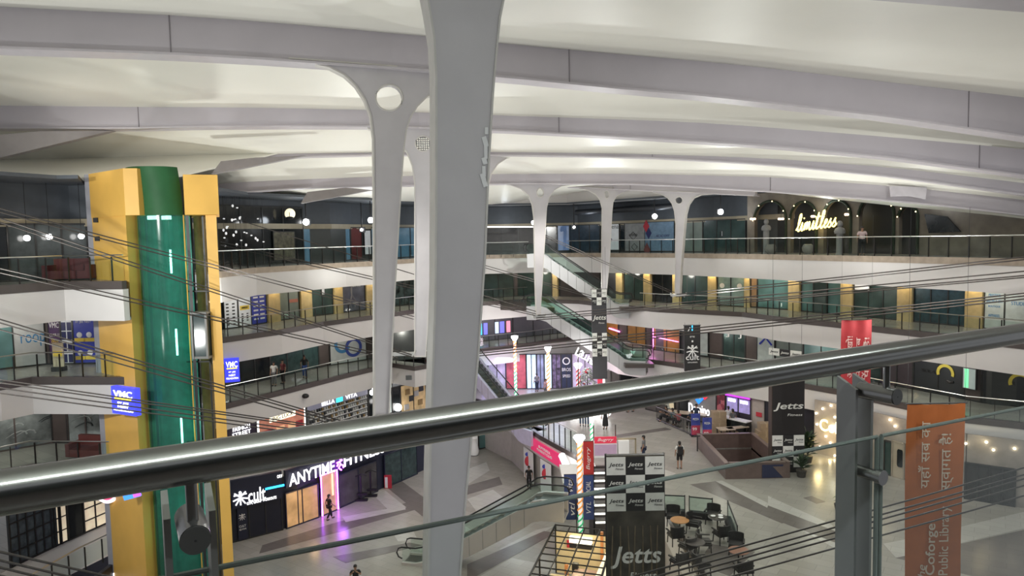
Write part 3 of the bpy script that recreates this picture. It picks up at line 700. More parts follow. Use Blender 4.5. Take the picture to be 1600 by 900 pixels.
for (x, y, d, s, lab) in ((842, 494, 46, .8, 'steel cable clamp at the oval hole mast foot'), (945, 470, 53, .5, 'steel cable clamp behind the small checkered banner'), (1060, 461, 51, 1.1, 'steel cable clamp at the rightmost mast foot'), (630, 553, 34, 1.2, 'shiny steel cable clamp at the grille mast foot')):
    p = at(x, y, d); root = thing('cable_clamp', lab, 'clamp', p)
    mb = MB(); mb.box(p, (s, .2, .16)); mb.build('clamp_block', CL, root)
    for q in (-.35, .35): MB().tube([p + V((q * s, -.05, -.15)), p + V((q * s * 1.5, -.05, .17))], .06, 8).build('socket', CL, root)

# ================================================================== wear on the roof steel
q = [onpoly(x, y, RP[0]) for x, y in ((759, 205), (757, 222), (758, 238), (756, 252), (755, 268), (755, 282))]
fr_ = V((.259, -.966, 0)); mb = MB()
for i, P in enumerate(q): mb.box(P + fr_ * .04, (.05 + .02 * (i % 2), .02, .1 + .05 * (i % 3)), (1, .2, .3 * (i % 2)))
o = mb.build('peeling_paint', mat('peeled_white', (.75, .75, .75), .5)); o.parent = [t for t in bpy.data.objects if t.name.startswith('roof_mast') and 'largest grey roof mast standing' in t['label']][0]; o.matrix_parent_inverse = Matrix.Translation(-V(o.parent.location))
P = [onpoly(x, y, RP[4]) + FRONT(RIB[4][0][18], RIB[4][0][20]) * .35 for x, y in ((1390, 291), (1448, 293), (1446, 312), (1420, 307), (1392, 308))]
mb = MB(); mb.prism(P, (0, .02, 0)); o = mb.build('plastic_film', mat('plastic_film_grey', (.55, .52, .56), .15)); tag(o, 'loose shiny plastic film stuck on the farthest long rib at right', 'film')
# ================================================================== shop bands
def zrow(key, x, z):
    y = 450
    for _ in range(4):
        P = onpoly(x, y, E[key]); y = project((P.x, P.y, z))[1]
    return P
def face(key, xl, xr, z, off=.06):
    a, b = zrow(key, xl, z), zrow(key, xr, z); A, B = V((a.x, a.y, 0)), V((b.x, b.y, 0)); r = (B - A).normalized(); n = V((r.y, -r.x, 0))
    return A + n * off, B + n * off, r, n
GD = mat('dark_green_shop_glass', (.045, .075, .07), .12, noise=.3, scale=.9)
GT = mat('teal_shop_glass', (.12, .24, .24), .15, noise=.25, scale=.8)
GB = mat('blue_lit_glass', (.09, .17, .24), .15, emit=.12, ecol=(.12, .3, .45), noise=.35, scale=.7)
GK = mat('black_shop_glass', (.012, .015, .017), .12)
GG = mat('grey_frosted_glass', (.20, .24, .22), .3, noise=.25, scale=.8)
GP = mat('pale_frosted_film', (.50, .56, .54), .4, noise=.1)
BRN = mat('brown_panel', (.085, .065, .06), .5)
PIL = mat('yellow_pilaster_stone', (.56, .44, .22), .5, noise=.12)
WARM = mat('warm_lamp', (1, .8, .4), emit=7, noise=0)
LAMPW = mat('white_lamp', (1, .98, .95), emit=10, noise=0)
INKW = mat('white_letter', (.8, .8, .8), .5, noise=0)
INKB = mat('black_letter', (.02, .02, .02), .5, noise=0)
GLOW = mat('glowing_white_letter', (1, 1, 1), emit=1.7, noise=0)
def shop(key, lv, xl, xr, label, m, mull=1, h=2.55, z0=0.0, cat='shopfront', group=None, off=.06, frame=STEELD, trans=.0):
    z = LZ[lv] + z0; A, B, r, n = face(key, xl, xr, z + h / 2, off); L = (B - A).length; c = (A + B) / 2
    root = thing('shopfront', label, cat, (c.x, c.y, z), group)
    MB().box(c + UP * (z + h / 2), (L - .06, .05, h - .06), r).build('pane', m, root)
    for s, nm in ((0, 'frame_bottom'), (h, 'frame_top')): MB().box(c + UP * (z + s + (.04 if s == 0 else -.04)), (L, .12, .08), r).build('frame_rail', frame, root)
    for i in range(mull + 1): MB().box(A.lerp(B, i / mull) + UP * (z + h / 2), (.07, .12, h), r).build('frame_post', frame, root)
    return root, c, r, n, L, z, h
def pilaster(key, lv, xl, xr, label, lit=True):
    z = LZ[lv]; A, B, r, n = face(key, xl, xr, z + 1.3, .14); c = (A + B) / 2; L = (B - A).length
    root = thing('pilaster', label, 'pillar', (c.x, c.y, z), 'yellow pilasters')
    MB().box(c + UP * (z + 1.29), (L, .3, 2.58), r).build('shaft', PIL, root)
    if lit:
        MB().box(c + n * .28 + UP * (z + 2.5), (L * .5, .2, .1), r).build('lamp', WARM, root)
        p = c + n * .6 + UP * (z + 2.3); lamp('POINT', 'pilaster_lamp', p, 9, (1, .75, .35), .1)
def poster(key, lv, xl, xr, z0, h, label, m, txt=(), off=.14, cat='poster', group=None, edge=STEELD):
    """printed panel; txt = (string, material, u, v, w, h) in fractions of the panel"""
    z = LZ[lv] + z0; A, B, r, n = face(key, xl, xr, z + h / 2, off); L = (B - A).length; c = (A + B) / 2 + UP * (z + h / 2)
    root = thing('poster', label, cat, (c.x, c.y, z), group)
    MB().box(c, (L, .05, h), r).build('printed_panel', m, root)
    mb = MB()
    for a, b, sx, sz in ((0, h / 2, L, .05), (0, -h / 2, L, .05), (L / 2, 0, .05, h), (-L / 2, 0, .05, h)): mb.box(c + r * a + UP * b, (sx, .09, sz), r)
    mb.build('edge_frame', edge, root)
    for s, mm, u, v, w, hh in txt:
        text(s, mm, root, c + r * ((u - .5) * L) + UP * ((v - .5) * h) + n * .03, r, UP, w * L, hh * h, ext=.01)
    return root, c, r, n, L, h
def blocks(root, c, r, n, L, h, items):
    """flat printed shapes on a poster: (material, u, v, w, h)"""
    for mm, u, v, w, hh in items:
        MB().box(c + r * ((u - .5) * L) + UP * ((v - .5) * h) + n * .028, (w * L, .012, hh * h), r).build('printed_block', mm, root)
def ring(root, p, r, n, R, w, m, a0=0, a1=2 * math.pi, name='ring'):
    k = 28; pts = [(p + r * (R * math.cos(a0 + (a1 - a0) * i / k)) + UP * (R * math.sin(a0 + (a1 - a0) * i / k))) for i in range(k + 1)]
    mb = MB(); rows = []
    for s in (-w / 2, w / 2): rows.append([p + (q - p) * ((R + s) / R) for q in pts])
    mb.grid(rows, n * .03); mb.build(name, m, root)
BLUE = mat('print_blue', (.03, .04, .22), .4, emit=.12, ecol=(.04, .06, .5), noise=.2, scale=2)
NAVY = mat('print_navy', (.018, .022, .11), .45)
PWHITE = mat('print_white', (.62, .64, .66), .4, emit=.12)
PUR = mat('print_purple', (.07, .03, .10), .5, noise=.3)
REDP = mat('print_red', (.5, .03, .05), .5)
YELP = mat('print_yellow', (.75, .55, .08), .5)
CYAN = mat('print_cyan', (.04, .20, .42), .4)
# ---- top gallery, left of the tower
shop('W4L', 4, -30, 12, 'black shopfront at the left edge of the top gallery', GK, 2)
shop('W4L', 4, 13, 136, 'grey glass shopfront behind the three lamps left of the lift tower', GG.copy() if False else mat('smoky_glass', (.075, .085, .085), .15, noise=.2), 3)
for i, (x, y, wch) in enumerate(((42, 372, 'first'), (77, 370, 'middle'), (127, 369, 'last'))):
    p = onpoly(x, y, offset(E['4L'], 3.0)); root = thing('ceiling_lamp', '%s of three small white lamps left of the lift tower, counted from the left' % wch, 'lamp', p, 'lamps left of the tower')
    MB().ball(p, .13, 10).build('bulb', LAMPW, root, True); MB().tube([p + UP * .1, V((p.x, p.y, 21.1))], .012, 5).build('rod', DARK, root)
def sofa(c, r, label, m):
    n = V((r.y, -r.x, 0)); root = thing('sofa', label, 'sofa', c)
    MB().box(c + UP * .25, (1.9, .8, .35), r).build('seat', m, root); MB().box(c - n * .38 + UP * .55, (1.9, .2, .8), r).build('backrest', m, root)
    for s in (-1, 1): MB().box(c + r * (s * .95) + UP * .38, (.2, .85, .6), r).build('armrest', m, root)
p = onpoly(112, 425, offset(E['4L'], 2.2)); sofa(V((p.x, p.y, LZ[4])), V((1, 0, 0)), 'dark red sofa behind the top railing beside the lift tower', mat('dark_red_leather', (.10, .018, .02), .4))
# ---- top gallery, right part
r_, c, r, n, L, z, h = shop('W4R', 4, 338, 472, 'black restaurant front hung with small white lamps right of the tower', GK, 4, h=3.9)
poster('W4R', 4, 425, 458, .3, 1.9, 'olive carved panel with tree pattern in the black restaurant', mat('olive_carving', (.11, .10, .065), .6, noise=.5, scale=4, bump=.6))
for i in range(26):
    x = random.uniform(345, 415); y = random.choice([323, 340, 343, 356, 359, 362, 366, 372, 376, 384]) + random.uniform(-2, 2)
    p = onpoly(x, y, offset(E['4R'], random.uniform(1.8, 3.4))); root = thing('pendant_lamp', 'small white pendant lamp in the dark restaurant right of the tower', 'lamp', p, 'pendant lamps of the black restaurant')
    MB().ball(p, .07, 8, (1, 1, random.choice((.6, 1.3)))).build('shade', mat('pendant_white', (.8, .8, .8), emit=.7, noise=0), root, True); MB().tube([p, V((p.x, p.y, 21.1))], .006, 4).build('cord', DARK, root)
p = onpoly(453, 334, offset(E['4R'], 3.2)); root = thing('wall_lamp', 'round cream glowing lamp with a palm silhouette above the olive panel', 'lamp', p)
MB().ball(p, .36, 16, (1, .2, 1)).build('disc', mat('cream_glow', (.9, .8, .55), emit=1.0), root, True); MB().ball(p + V((0, -.1, -.3)), .3, 10, (1, .3, .4)).build('palm_leaves', DARK, root)
MB().tube([p + V((0, -.1, -.35)), p + V((0, -.1, .1))], .02, 5).build('palm_trunk', DARK, root)
shop('W4R', 4, 473, 546, 'blue lit glass front left of the dark red door', GB, 2)
shop('W4R', 4, 547, 564, 'dark red door with a small white notice', mat('dark_red_door', (.13, .02, .02), .4), 1, cat='door')
shop('W4R', 4, 579, 668, 'blue lit glass front right of the white notice panel', GB, 3)
poster('W4R', 4, 567, 577, .4, 1.9, 'white notice panel between the dark red door and blue glass', PWHITE)
shop('W4R', 4, 757, 836, 'closed dark grey shutter front left of the slim white masts', mat('shutter_grey', (.05, .047, .047), .5, noise=.15), 3)
shop('W4R', 4, 838, 870, 'black shopfront right of the oval hole mast', GK, 2)
poster('W4R', 4, 871, 889, .2, 2.3, 'blue glowing screen at the head of the white escalator', mat('blue_screen', (.10, .16, .30), .2, emit=.25, noise=.5, scale=.6))
r0 = shop('W4R', 4, 890, 938, 'dark blue glass front with small notices beside the white escalator', mat('dark_blue_glass', (.04, .06, .085), .12, noise=.2), 3)
poster('W4R', 4, 904, 908, .8, 1.6, 'narrow notice column on dark blue glass', PWHITE, off=.16); poster('W4R', 4, 920, 928, 1.0, 1.0, 'small red notice on dark blue glass', REDP, off=.16)
poster('W4R', 4, 954, 969, .2, 2.3, 'pale panel with dark arrow and letters right of the slim mast', PWHITE, [('ena', INKB, .6, .88, .7, .12), ('>', NAVY, .1, .4, .35, .3)])
shop('W4R', 4, 970, 977, 'narrow black doorway right of the pale arrow panel', GK, 1)
r_, c, r, n, L, h = poster('W4R', 4, 978, 1016, .1, 2.4, 'grey panel with diamond outlines under the floodlights', mat('grey_panel', (.30, .31, .32), .4, noise=.15), [('elite', INKB, .35, .6, .35, .12)])
for u, v, s, mm in ((.35, .55, .35, INKB), (.4, .15, .3, INKB)):
    q = c + r * ((u - .5) * L) + UP * ((v - .5) * h) + n * .04; pts = [q + UP * s, q + r * s, q - UP * s, q - r * s]
    MB().tube(pts, .03, 4, closed=True).build('diamond_outline', mm, r_)
r_, c, r, n, L, h = poster('W4R', 4, 1010, 1056, .1, 2.45, 'blue glass panel with red and navy diamonds', mat('blue_film', (.12, .19, .27), .3, emit=.1, noise=.2), [('. ACADEMY', NAVY, .6, .52, .5, .09)], off=.2)
for mm, u, v, s in ((REDP, .06, .86, .55), (NAVY, .14, .62, .5), (mat('dull_red', (.2, .06, .06)), .08, .05, .6)):
    q = c + r * ((u - .5) * L) + UP * ((v - .5) * h) + n * .04; mb = MB(); mb.prism([q + UP * s, q + r * s * .6, q - UP * s, q - r * s * .6], n * .02); mb.build('diamond', mm, r_)
shop('W4R', 4, 1070, 1099, 'frosted grey green front right of the rightmost mast', GG, 2)
r0 = shop('W4R', 4, 1100, 1166, 'dark green glass front with two square white notices', GD, 3)
for x in (1118, 1128): poster('W4R', 4, x, x + 4, 1.25, .4, 'small square white notice on the dark green glass front', PWHITE, off=.16, group='square notices')
# arcade wall with the script sign
PLA = mat('arcade_plaster', (.16, .135, .105), .7, noise=.2, scale=1.5, bump=.3)
E['AR'] = offset(E['4R'], 3.3)
def arcade_wall():
    A, B, r, n = face('AR', 1170, 1640, LZ[4] + 1.5, 0); L = (B - A).length; segs = []
    root = thing('arcade_wall', 'dim plaster wall of tall arches behind the glowing script sign', 'wall', (A.x, A.y, LZ[4]))
    H = 4.25; holes = []; cur = 0
    for xl, xr, ytop in ((1182, 1236, 330), (1243, 1285, 328), (1295, 1338, 326), (1350, 1405, 322), (1412, 1442, 324)):
        p, q = zrow('AR', xl, LZ[4] + 1), zrow('AR', xr, LZ[4] + 1); u0, u1 = (V((p.x, p.y, 0)) - A).dot(r), (V((q.x, q.y, 0)) - A).dot(r); holes.append((u0, u1))
    for u0, u1 in holes:
        R = (u1 - u0) / 2; zc = 2.35 if R > .8 else 2.2; rad = min(R, 1.3)
        pts = [(u0, .05), (u1, .05)] + [(u1 - R + R * math.cos(math.pi * i / 14), zc + rad * math.sin(math.pi * i / 14)) for i in range(15)]
        holes_pts.append(pts)
    xcurve([(0, 0), (L, 0), (L, H), (0, H)], holes_pts, A + UP * LZ[4], r, UP, .3, 'plaster_front', PLA, root)
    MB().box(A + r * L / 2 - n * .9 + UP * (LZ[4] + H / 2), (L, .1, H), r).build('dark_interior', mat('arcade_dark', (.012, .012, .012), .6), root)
    for (u0, u1), pts in zip(holes, holes_pts):
        P = [A + r * u + UP * (LZ[4] + z) + n * .2 for u, z in pts[1:]]
        mb = MB(); mb.tube(P, .09, 6); g = mb.build('arch_garland', mat('dark_leaf_garland', (.015, .025, .012), .8, noise=.5, scale=20), root)
        for q in P[3::4]: MB().ball(q + n * .1, .035, 6).build('garland_bulb', WARM, g)
    return A, r, n
holes_pts = []
Aw, rw, nw = arcade_wall()
def on_ar(x, y, off=0):
    P = onpoly(x, y, E['AR']); return P + nw * off
c = on_ar(1291, 346, 1.0); sg = thing('neon_sign', 'glowing yellow script sign hung across two dark arches', 'sign', c)
SCR = {'l': ([(0, .15), (.3, .75), (.5, 1.6), (.42, 2.05), (.25, 1.9), (.2, 1.0), (.25, .2), (.42, 0), (.62, .2)], .62), 'i': ([(0, .2), (.2, 1.0), (.2, .25), (.32, 0), (.52, .2)], .52),
       'm': ([(0, .2), (.15, .95), (.15, .05), (.3, .8), (.45, .95), (.5, .1), (.65, .8), (.8, .95), (.85, .2), (1.0, 0), (1.2, .2)], 1.2), 't': ([(0, .2), (.25, 1.9), (.2, .3), (.35, 0), (.6, .25)], .6),
       'e': ([(0, .25), (.35, .55), (.45, .85), (.3, 1.0), (.15, .7), (.2, .15), (.4, 0), (.62, .25)], .62), 's': ([(0, .2), (.35, 1.0), (.3, .75), (.5, .35), (.35, 0), (.1, .08), (.35, .02), (.65, .3)], .65)}
def script(word, ctr, r, u, w, root, m, rad):
    x = 0; paths = []; pts = []
    for ch in word:
        g, wd = SCR[ch]; pts += [(x + a, b) for a, b in g]
        if ch == 'i': paths.append([(x + .32, 1.45), (x + .36, 1.55)])
        if ch == 't': paths.append([(x - .05, 1.3), (x + .55, 1.45)])
        x += wd
    paths.insert(0, pts); k = w / x
    for pth in paths:
        P = [ctr + r * ((a + b * .28 - x / 2) * k) + u * ((b - .9) * k) for a, b in pth]
        if len(P) > 3:
            Q = []
            for i in range(len(P) - 1):
                p0, p1, p2, p3 = P[max(i - 1, 0)], P[i], P[i + 1], P[min(i + 2, len(P) - 1)]
                for t in (0, .25, .5, .75): Q.append(.5 * ((2 * p1) + (p2 - p0) * t + (2 * p0 - 5 * p1 + 4 * p2 - p3) * t * t + (3 * p1 - p0 - 3 * p2 + p3) * t ** 3))
            P = Q + [P[-1]]
        MB().tube(P, rad, 5).build('neon_lettering' if len(pth) > 3 else 'neon_stroke', m, root)
script('limitless', c, (rw + UP * .09).normalized(), (UP - rw * .05).normalized(), (on_ar(1323, 346) - on_ar(1260, 346)).length, sg, mat('yellow_neon', (1, .8, .22), emit=3.2, noise=0), .045)
for x, y, lab in ((1227, 342, 'left arch'), (1279, 338, 'second arch'), (1332, 335, 'third arch'), (1183, 342, 'leftmost pier')):
    p = on_ar(x, y, .4); root = thing('chandelier', 'small warm glass chandelier at the %s of the arcade wall' % lab, 'chandelier', p, 'arcade chandeliers')
    for k in range(5): MB().ball(p + V((.14 * math.cos(k * 1.26), .14 * math.sin(k * 1.26), 0)), .08, 8).build('bulb', mat('chandelier_bulb', (1, .72, .45), emit=4, noise=0), root, True)
    MB().tube([p, p + UP * .45], .015, 5).build('stem', STEELD, root)
for x, y, lab in ((1214, 352, 'left'), (1330, 356, 'right')):
    p = on_ar(x, y, 1.0); root = thing('statue_bust', 'pale grey bust standing in the %s lit arch' % lab, 'statue', p)
    st = mat('bust_stone', (.22, .22, .22), .6)
    MB().ball(p + UP * .25, .17, 12, (1, 1, 1.25)).build('head', st, root, True); MB().lathe(p - UP * .35, [(.3, 0), (.33, .15), (.26, .32), (.09, .42), (.09, .5)], 14).build('shoulders', st, root, True)
    MB().lathe(V((p.x, p.y, LZ[4])), [(.25, 0), (.2, .1), (.2, max(.2, p.z - LZ[4] - .35))], 12).build('pedestal', st, root)
for x, y in ((1225, 389), (1283, 389)):
    p = on_ar(x, y, 1.2); p.z = LZ[4]; root = thing('planter_urn', 'round pale urn on the floor below the %s arch' % ('left' if x < 1250 else 'second'), 'urn', p)
    MB().lathe(p, [(.15, 0), (.32, .2), (.36, .42), (.28, .62), (.2, .66)], 14).build('bowl', mat('urn_stone', (.2, .19, .18)), root, True)
A4 = [on_ar(x, y, .5) for x, y in ((1455, 334), (1490, 338), (1512, 362), (1462, 364))]
mb = MB(); mb.prism(A4, nw * .1); o = mb.build('screen_panel', GK); tag(o, 'leaning black screen panel at the right end of the arcade', 'screen')
# floodlights seen at the top gallery
for x, y, d, lab in ((478, 347, 45, 'right of the black restaurant'), (579, 344, 50, 'left of the pierced mast'), (834, 348, 59, 'left of the oval hole mast'), (1023, 338, 56, 'above the grey diamond panel'), (1126, 331, 51, 'above the dark green glass front'), (565, 359, 52, 'over the white notice panel'), (897, 355, 61, 'over the dark blue glass')):
    p = at(x, y, d + 1); root = thing('floodlight', 'bright white floodlight under the dark ceiling %s' % lab, 'lamp', p, 'floodlights')
    MB().ball(p, .2 if y < 350 else .1, 12).build('lens', mat('flood_lens', (1, 1, 1), emit=22, noise=0), root, True)
    MB().tube([p + V((0, .05, .15)), V((p.x, p.y + .05, 21.1))], .04, 6).build('bracket', DARK, root); MB().box(p + V((0, .25, 0)), (.4, .3, .4)).build('housing', DARK, root)
p0, p1 = at(758, 354.5, 59), at(835, 354.5, 61)
tag(MB().tube([p0, p1], .05, 6).build('tube_light', mat('tube_white', (1, 1, 1), emit=1.5, noise=0)), 'long thin white tube light over the grey shutters', 'lamp')
for i, (x, y) in enumerate(((905, 328), (985, 335))):
    P = [at(x - 5, y + 4, 64), at(x + 60, y, 62), at(x + 150, y - 6, 56.5)]
    tag(MB().tube(P, .35 if i else .25, 10).build('air_duct', mat('dark_duct', (.035, .038, .045), .45), None, True), 'dark ventilation duct, the %s of two above the top shops' % ('lower' if i else 'upper'), 'duct')

# ---- gallery below the top one
r_, c, r, n, L, z, h = shop('W3L', 3, -40, 20, 'teal frosted glass front at the far left', GT, 2)
r_, c, r, n, L, h = poster('W3L', 3, 20, 69, .05, 2.5, 'white panel with big blue rounded letters at the left', mat('panel_white', (.48, .50, .50), .4), [('roop', CYAN, .62, .48, .78, .24)])
shop('W3L', 3, 70, 79, 'brown pier beside the white lettered panel', BRN, 1, cat='pillar')
poster('W3L', 3, 79, 98, .5, 1.9, 'narrow purple poster with white letters left of the blue one', PUR, [('VMC', INKW, .5, .75, .8, .14), ('CLASS 11', INKW, .5, .5, .8, .08), ('2024', YELP, .5, .35, .6, .08)])
r_, c, r, n, L, h = poster('W3L', 3, 99, 117, .05, 2.5, 'white and navy grid poster beside the lift tower', PWHITE)
blocks(r_, c, r, n, L, h, [(NAVY, u, v, .38, .16) for u in (.25, .73) for v in (.1, .32, .54, .72)] + [(BLUE, .5, .92, .9, .08)])
r_, c, r, n, L, h = poster('W3L', 3, 118, 152, .05, 2.5, 'blue poster with small white figures beside the lift tower', BLUE, [('POWER YOUR', YELP, .5, .9, .75, .06), ('IIT JEE NEET', INKW, .5, .8, .7, .06)])
for u in (.28, .72):
    for v in (.55, .2):
        q = c + r * ((u - .5) * L) + UP * ((v - .5) * h) + n * .03; MB().ball(q, .14, 10, (1, .15, 1)).build('printed_head', INKW, r_); MB().box(q - UP * .24, (.5, .02, .18), r).build('printed_caption', YELP, r_)
p = onpoly(91, 553, offset(E['3L'], 1.9)); root = thing('standee', 'small cream and yellow standee before the purple poster', 'standee', (p.x, p.y, LZ[3]))
MB().box((p.x, p.y, LZ[3] + .75), (.5, .05, 1.1)).build('board', mat('standee_cream', (.6, .5, .35)), root); MB().box((p.x, p.y, LZ[3] + .1), (.5, .4, .2)).build('base', STEELD, root); MB().box((p.x, p.y - .04, LZ[3] + .8), (.4, .02, .25)).build('printed_block', YELP, root)
shop('W3L', 3, 153, 164, 'dark narrow door between blue poster and lift tower', BRN, 1, cat='door')
# right of the tower
def list_poster(x0, x1, z0, h, label, body, kind):
    r_, c, r, n, L, h = poster('W3R', 3, x0, x1, z0, h, label, body)
    if kind == 0:
        for u in (.25, .7):
            for k in range(7): blocks(r_, c, r, n, L, h, [(INKB, u, .12 + k * .12, .2, .05)])
    if kind == 1: blocks(r_, c, r, n, L, h, [(YELP, .5, .5, .75, .12), (INKB, .5, .5, .5, .05), (INKB, .5, .93, .2, .03)] + [(INKB, .3 + .4 * (k % 2), .15 + .06 * (k // 2), .15, .03) for k in range(8)])
    if kind == 2: blocks(r_, c, r, n, L, h, [(INKW, .3 + .42 * (k % 2), .14 + .12 * (k // 2), .3, .045) for k in range(12)] + [(INKW, .5, .93, .5, .05)])
    return r_
list_poster(348, 369, .05, 1.9, 'low white list poster next to the lift tower', PWHITE, 0)
list_poster(369.5, 389, .05, 2.5, 'tall white poster with a yellow band right of the tower', PWHITE, 1)
list_poster(389.5, 413, .05, 2.5, 'large blue poster with rows of white text', BLUE, 2)
list_poster(418, 432, .05, 2.0, 'narrow dark purple poster on a yellow pilaster', PUR, 2)
shop('W3R', 3, 433, 466, 'grey green glass front with faint red script', GG, 2)
A, B, r, n = face('W3R', 446, 465, LZ[3] + 1.5, .14)
tag(MB().box((A + B) / 2 + UP * (LZ[3] + 1.35), (.9, .02, .25), r).build('window_sticker', mat('faint_red', (.42, .16, .12))), 'faint red sticker on grey green glass', 'sticker')
shop('W3R', 3, 485, 519, 'dark green double doors with a white notice', GD, 2, cat='door'); poster('W3R', 3, 500, 505, 1.6, .45, 'small white notice on dark green doors', PWHITE, off=.16)
r_, c, r, n, L, h = poster('W3R', 3, 533, 568, .05, 2.5, 'blue grey poster of a striding runner', mat('runner_poster', (.10, .11, .16), .4, noise=.4, scale=1.2), [('ANYTIME', INKW, .62, .8, .38, .06)])
skin = mat('printed_skin', (.2, .2, .24)); q = c - r * (L * .12) + n * .035
MB().ball(q + UP * .75, .14, 10, (1, .1, 1.2)).build('printed_head', skin, r_)
MB().tube([q + UP * .6, q + r * .05, q - r * .15 - UP * .5, q - r * .05 - UP * 1.0], .1, 6, .05).build('printed_body', skin, r_); MB().tube([q + r * .05, q + r * .4 - UP * .4, q + r * .35 - UP * .9], .09, 6, .05).build('printed_leg', skin, r_)
shop('W3R', 3, 590, 650, 'dark green glass front with white streaks between two masts', mat('streaky_glass', (.05, .07, .07), .12, noise=.9, scale=1.6), 3)
for xl, xr, lab in ((415, 433, 'behind the narrow dark purple poster'), (467, 484, 'left of the dark green double doors'), (519, 532, 'right of the dark green double doors'), (569, 588, 'right of the runner poster'), (865, 873, 'beneath the white escalator'), (966, 976, 'left of the first glass front past the slim masts'), (1009, 1020, 'left of the black front by the rightmost mast'), (1054, 1066, 'behind the rightmost mast'),
                    (1108, 1121, 'left of the pale teal front with stickers'), (1165, 1173, 'right of the pale teal front with stickers'), (1236, 1253, 'right of the wide teal front'), (1317, 1335, 'left of the hanging white sign'), (1406, 1429, 'right of the front with the hanging white sign'), (1512, 1539, 'left of the pale text panel at the right edge')):
    pilaster('W3R', 3, xl, xr, 'yellow stone pilaster %s' % lab)
shop('W3R', 3, 754, 802, 'dark green shopfront just right of the largest mast', GD, 2); shop('W3R', 3, 809, 862, 'dark green shopfront behind the oval hole mast', GD, 2)
shop('W3R', 3, 803, 808, 'brown pier right of the largest mast', BRN, 1, cat='pillar')
shop('W3R', 3, 876, 938, 'dark shopfront under the white escalator', mat('dark_brown_front', (.05, .04, .04), .4), 3)
shop('W3R', 3, 951, 965, 'dark blue grey front right of the slim mast', mat('slate_front', (.07, .075, .09), .3), 1)
shop('W3R', 3, 977, 1008, 'green glass front between two yellow pilasters by the slim mast', GD, 2)
r0 = shop('W3R', 3, 1021, 1053, 'black shopfront left of the rightmost mast', GK, 2)
shop('W3R', 3, 1067, 1107, 'dark green glass front right of the rightmost mast', GD, 2)
r_, c, r, n, L, z, h = shop('W3R', 3, 1122, 1164, 'pale teal front with round white stickers', mat('pale_teal', (.26, .37, .36), .25, noise=.15), 2)
for u in (-.7, .7): MB().tube([c + r * u + n * .04 + UP * (z + 1.6), c + r * u + n * .07 + UP * (z + 1.6)], .2, 16).build('round_sticker', INKW, r_)
shop('W3R', 3, 1174, 1184, 'brown panel right of the pale teal front', mat('tan_panel', (.35, .22, .12)), 1, cat='panel')
shop('W3R', 3, 1185, 1235, 'wide teal glass front with pale left pane', GT, 2)
shop('W3R', 3, 1254, 1316, 'teal front with a dark middle door', GT, 3); shop('W3R', 3, 1273, 1294, 'dark door in the middle of the teal front', GD, 1, off=.12, cat='door')
r_, c, r, n, L, z, h = shop('W3R', 3, 1336, 1405, 'dark green front behind a hanging white sign', GD, 3)
s0 = rect(offset(E['W3R'], -.6), 1336, 445, 1358, 453); root = thing('hanging_sign', 'small white sign hanging on two rods', 'sign', s0[0])
MB().box(s0[0], (s0[2], .06, s0[3]), s0[1]).build('board', INKW, root)
for s in (-.3, .3): MB().tube([s0[0] + s0[1] * (s * s0[2]), s0[0] + s0[1] * (s * s0[2]) + UP * (LZ[4] - 1.6 - s0[0].z)], .02, 5).build('rod', STEEL, root)
r_, c, r, n, L, z, h = shop('W3R', 3, 1430, 1511, 'dark teal front under a blue light strip', mat('dark_teal', (.03, .075, .09), .15, noise=.3), 3)
MB().box(c + n * .2 + UP * (z + 2.5), (L * .95, .06, .06), r).build('blue_strip', mat('blue_strip', (.2, .5, 1), emit=4, noise=0), r_)
poster('W3R', 3, 1541, 1572, .05, 2.5, 'pale grey text panel at the right edge', GP, [('PRESTIGE', CYAN, .5, .75, .6, .06), ('SALON & SPA', CYAN, .5, .62, .8, .06), ('BOUTIQUE', CYAN, .5, .5, .6, .05), ('APPAREL', CYAN, .5, .3, .6, .06)])
poster('W3R', 3, 1573, 1640, .05, 2.5, 'second pale grey panel cut by the right edge', GP, [('STUDIO', CYAN, .35, .6, .4, .08)])

# ---- second gallery
MUR = mat('grey_mural', (.19, .215, .215), .5, noise=.75, scale=1.1)
def mural(xl, xr, label):
    r_, c, r, n, L, z, h = shop('W2L', 2, xl, xr, label, MUR, 2, frame=BRN, cat='mural')
    for k in range(9):
        u = random.uniform(-.42, .42) * L; v = random.uniform(.5, 2.1); s = random.uniform(.3, .8); P = [c + r * (u + s * math.cos(t)) + UP * (z + v + .35 * s * math.sin(t * 1.6)) + n * .04 for t in (0, .5, 1, 1.6, 2.2)]
        MB().tube([p for p in P], .05, 5, .01).build('brush_stroke', mat('stroke_dark', (.04, .05, .05)) if k % 2 else mat('stroke_pale', (.36, .39, .39)), r_)
mural(-40, 81, 'left grey painted mural under the gallery at the far left'); mural(107, 163, 'small grey painted mural next to the lift tower')
shop('W2L', 2, 82, 106, 'dark brown pier between the two grey murals', BRN, 1, cat='pillar')
p = onpoly(143, 700, offset(E['2L'], 1.4)); sofa(V((p.x, p.y, LZ[2])), V((1, -.2, 0)).normalized(), 'brown red armchair behind the railing next to the tower', mat('brown_red_leather', (.14, .035, .03), .4))
r_, c, r, n, L, z, h = shop('W2R', 2, 372, 420, 'black glass front left of the three people', GK, 2)
shop('W2R', 2, 421, 496, 'dark teal glass front behind the people', mat('dark_teal2', (.035, .07, .07), .12, noise=.3), 3)
shop('W2R', 2, 497, 513, 'brown pier left of the panel with two rings', BRN, 1, cat='pillar'); shop('W2R', 2, 571, 588, 'brown pier right of the panel with two rings', BRN, 1, cat='pillar')
r_, c, r, n, L, h = poster('W2R', 2, 514, 570, .05, 2.5, 'white panel with two linked blue rings', mat('ring_panel', (.50, .53, .52), .4))
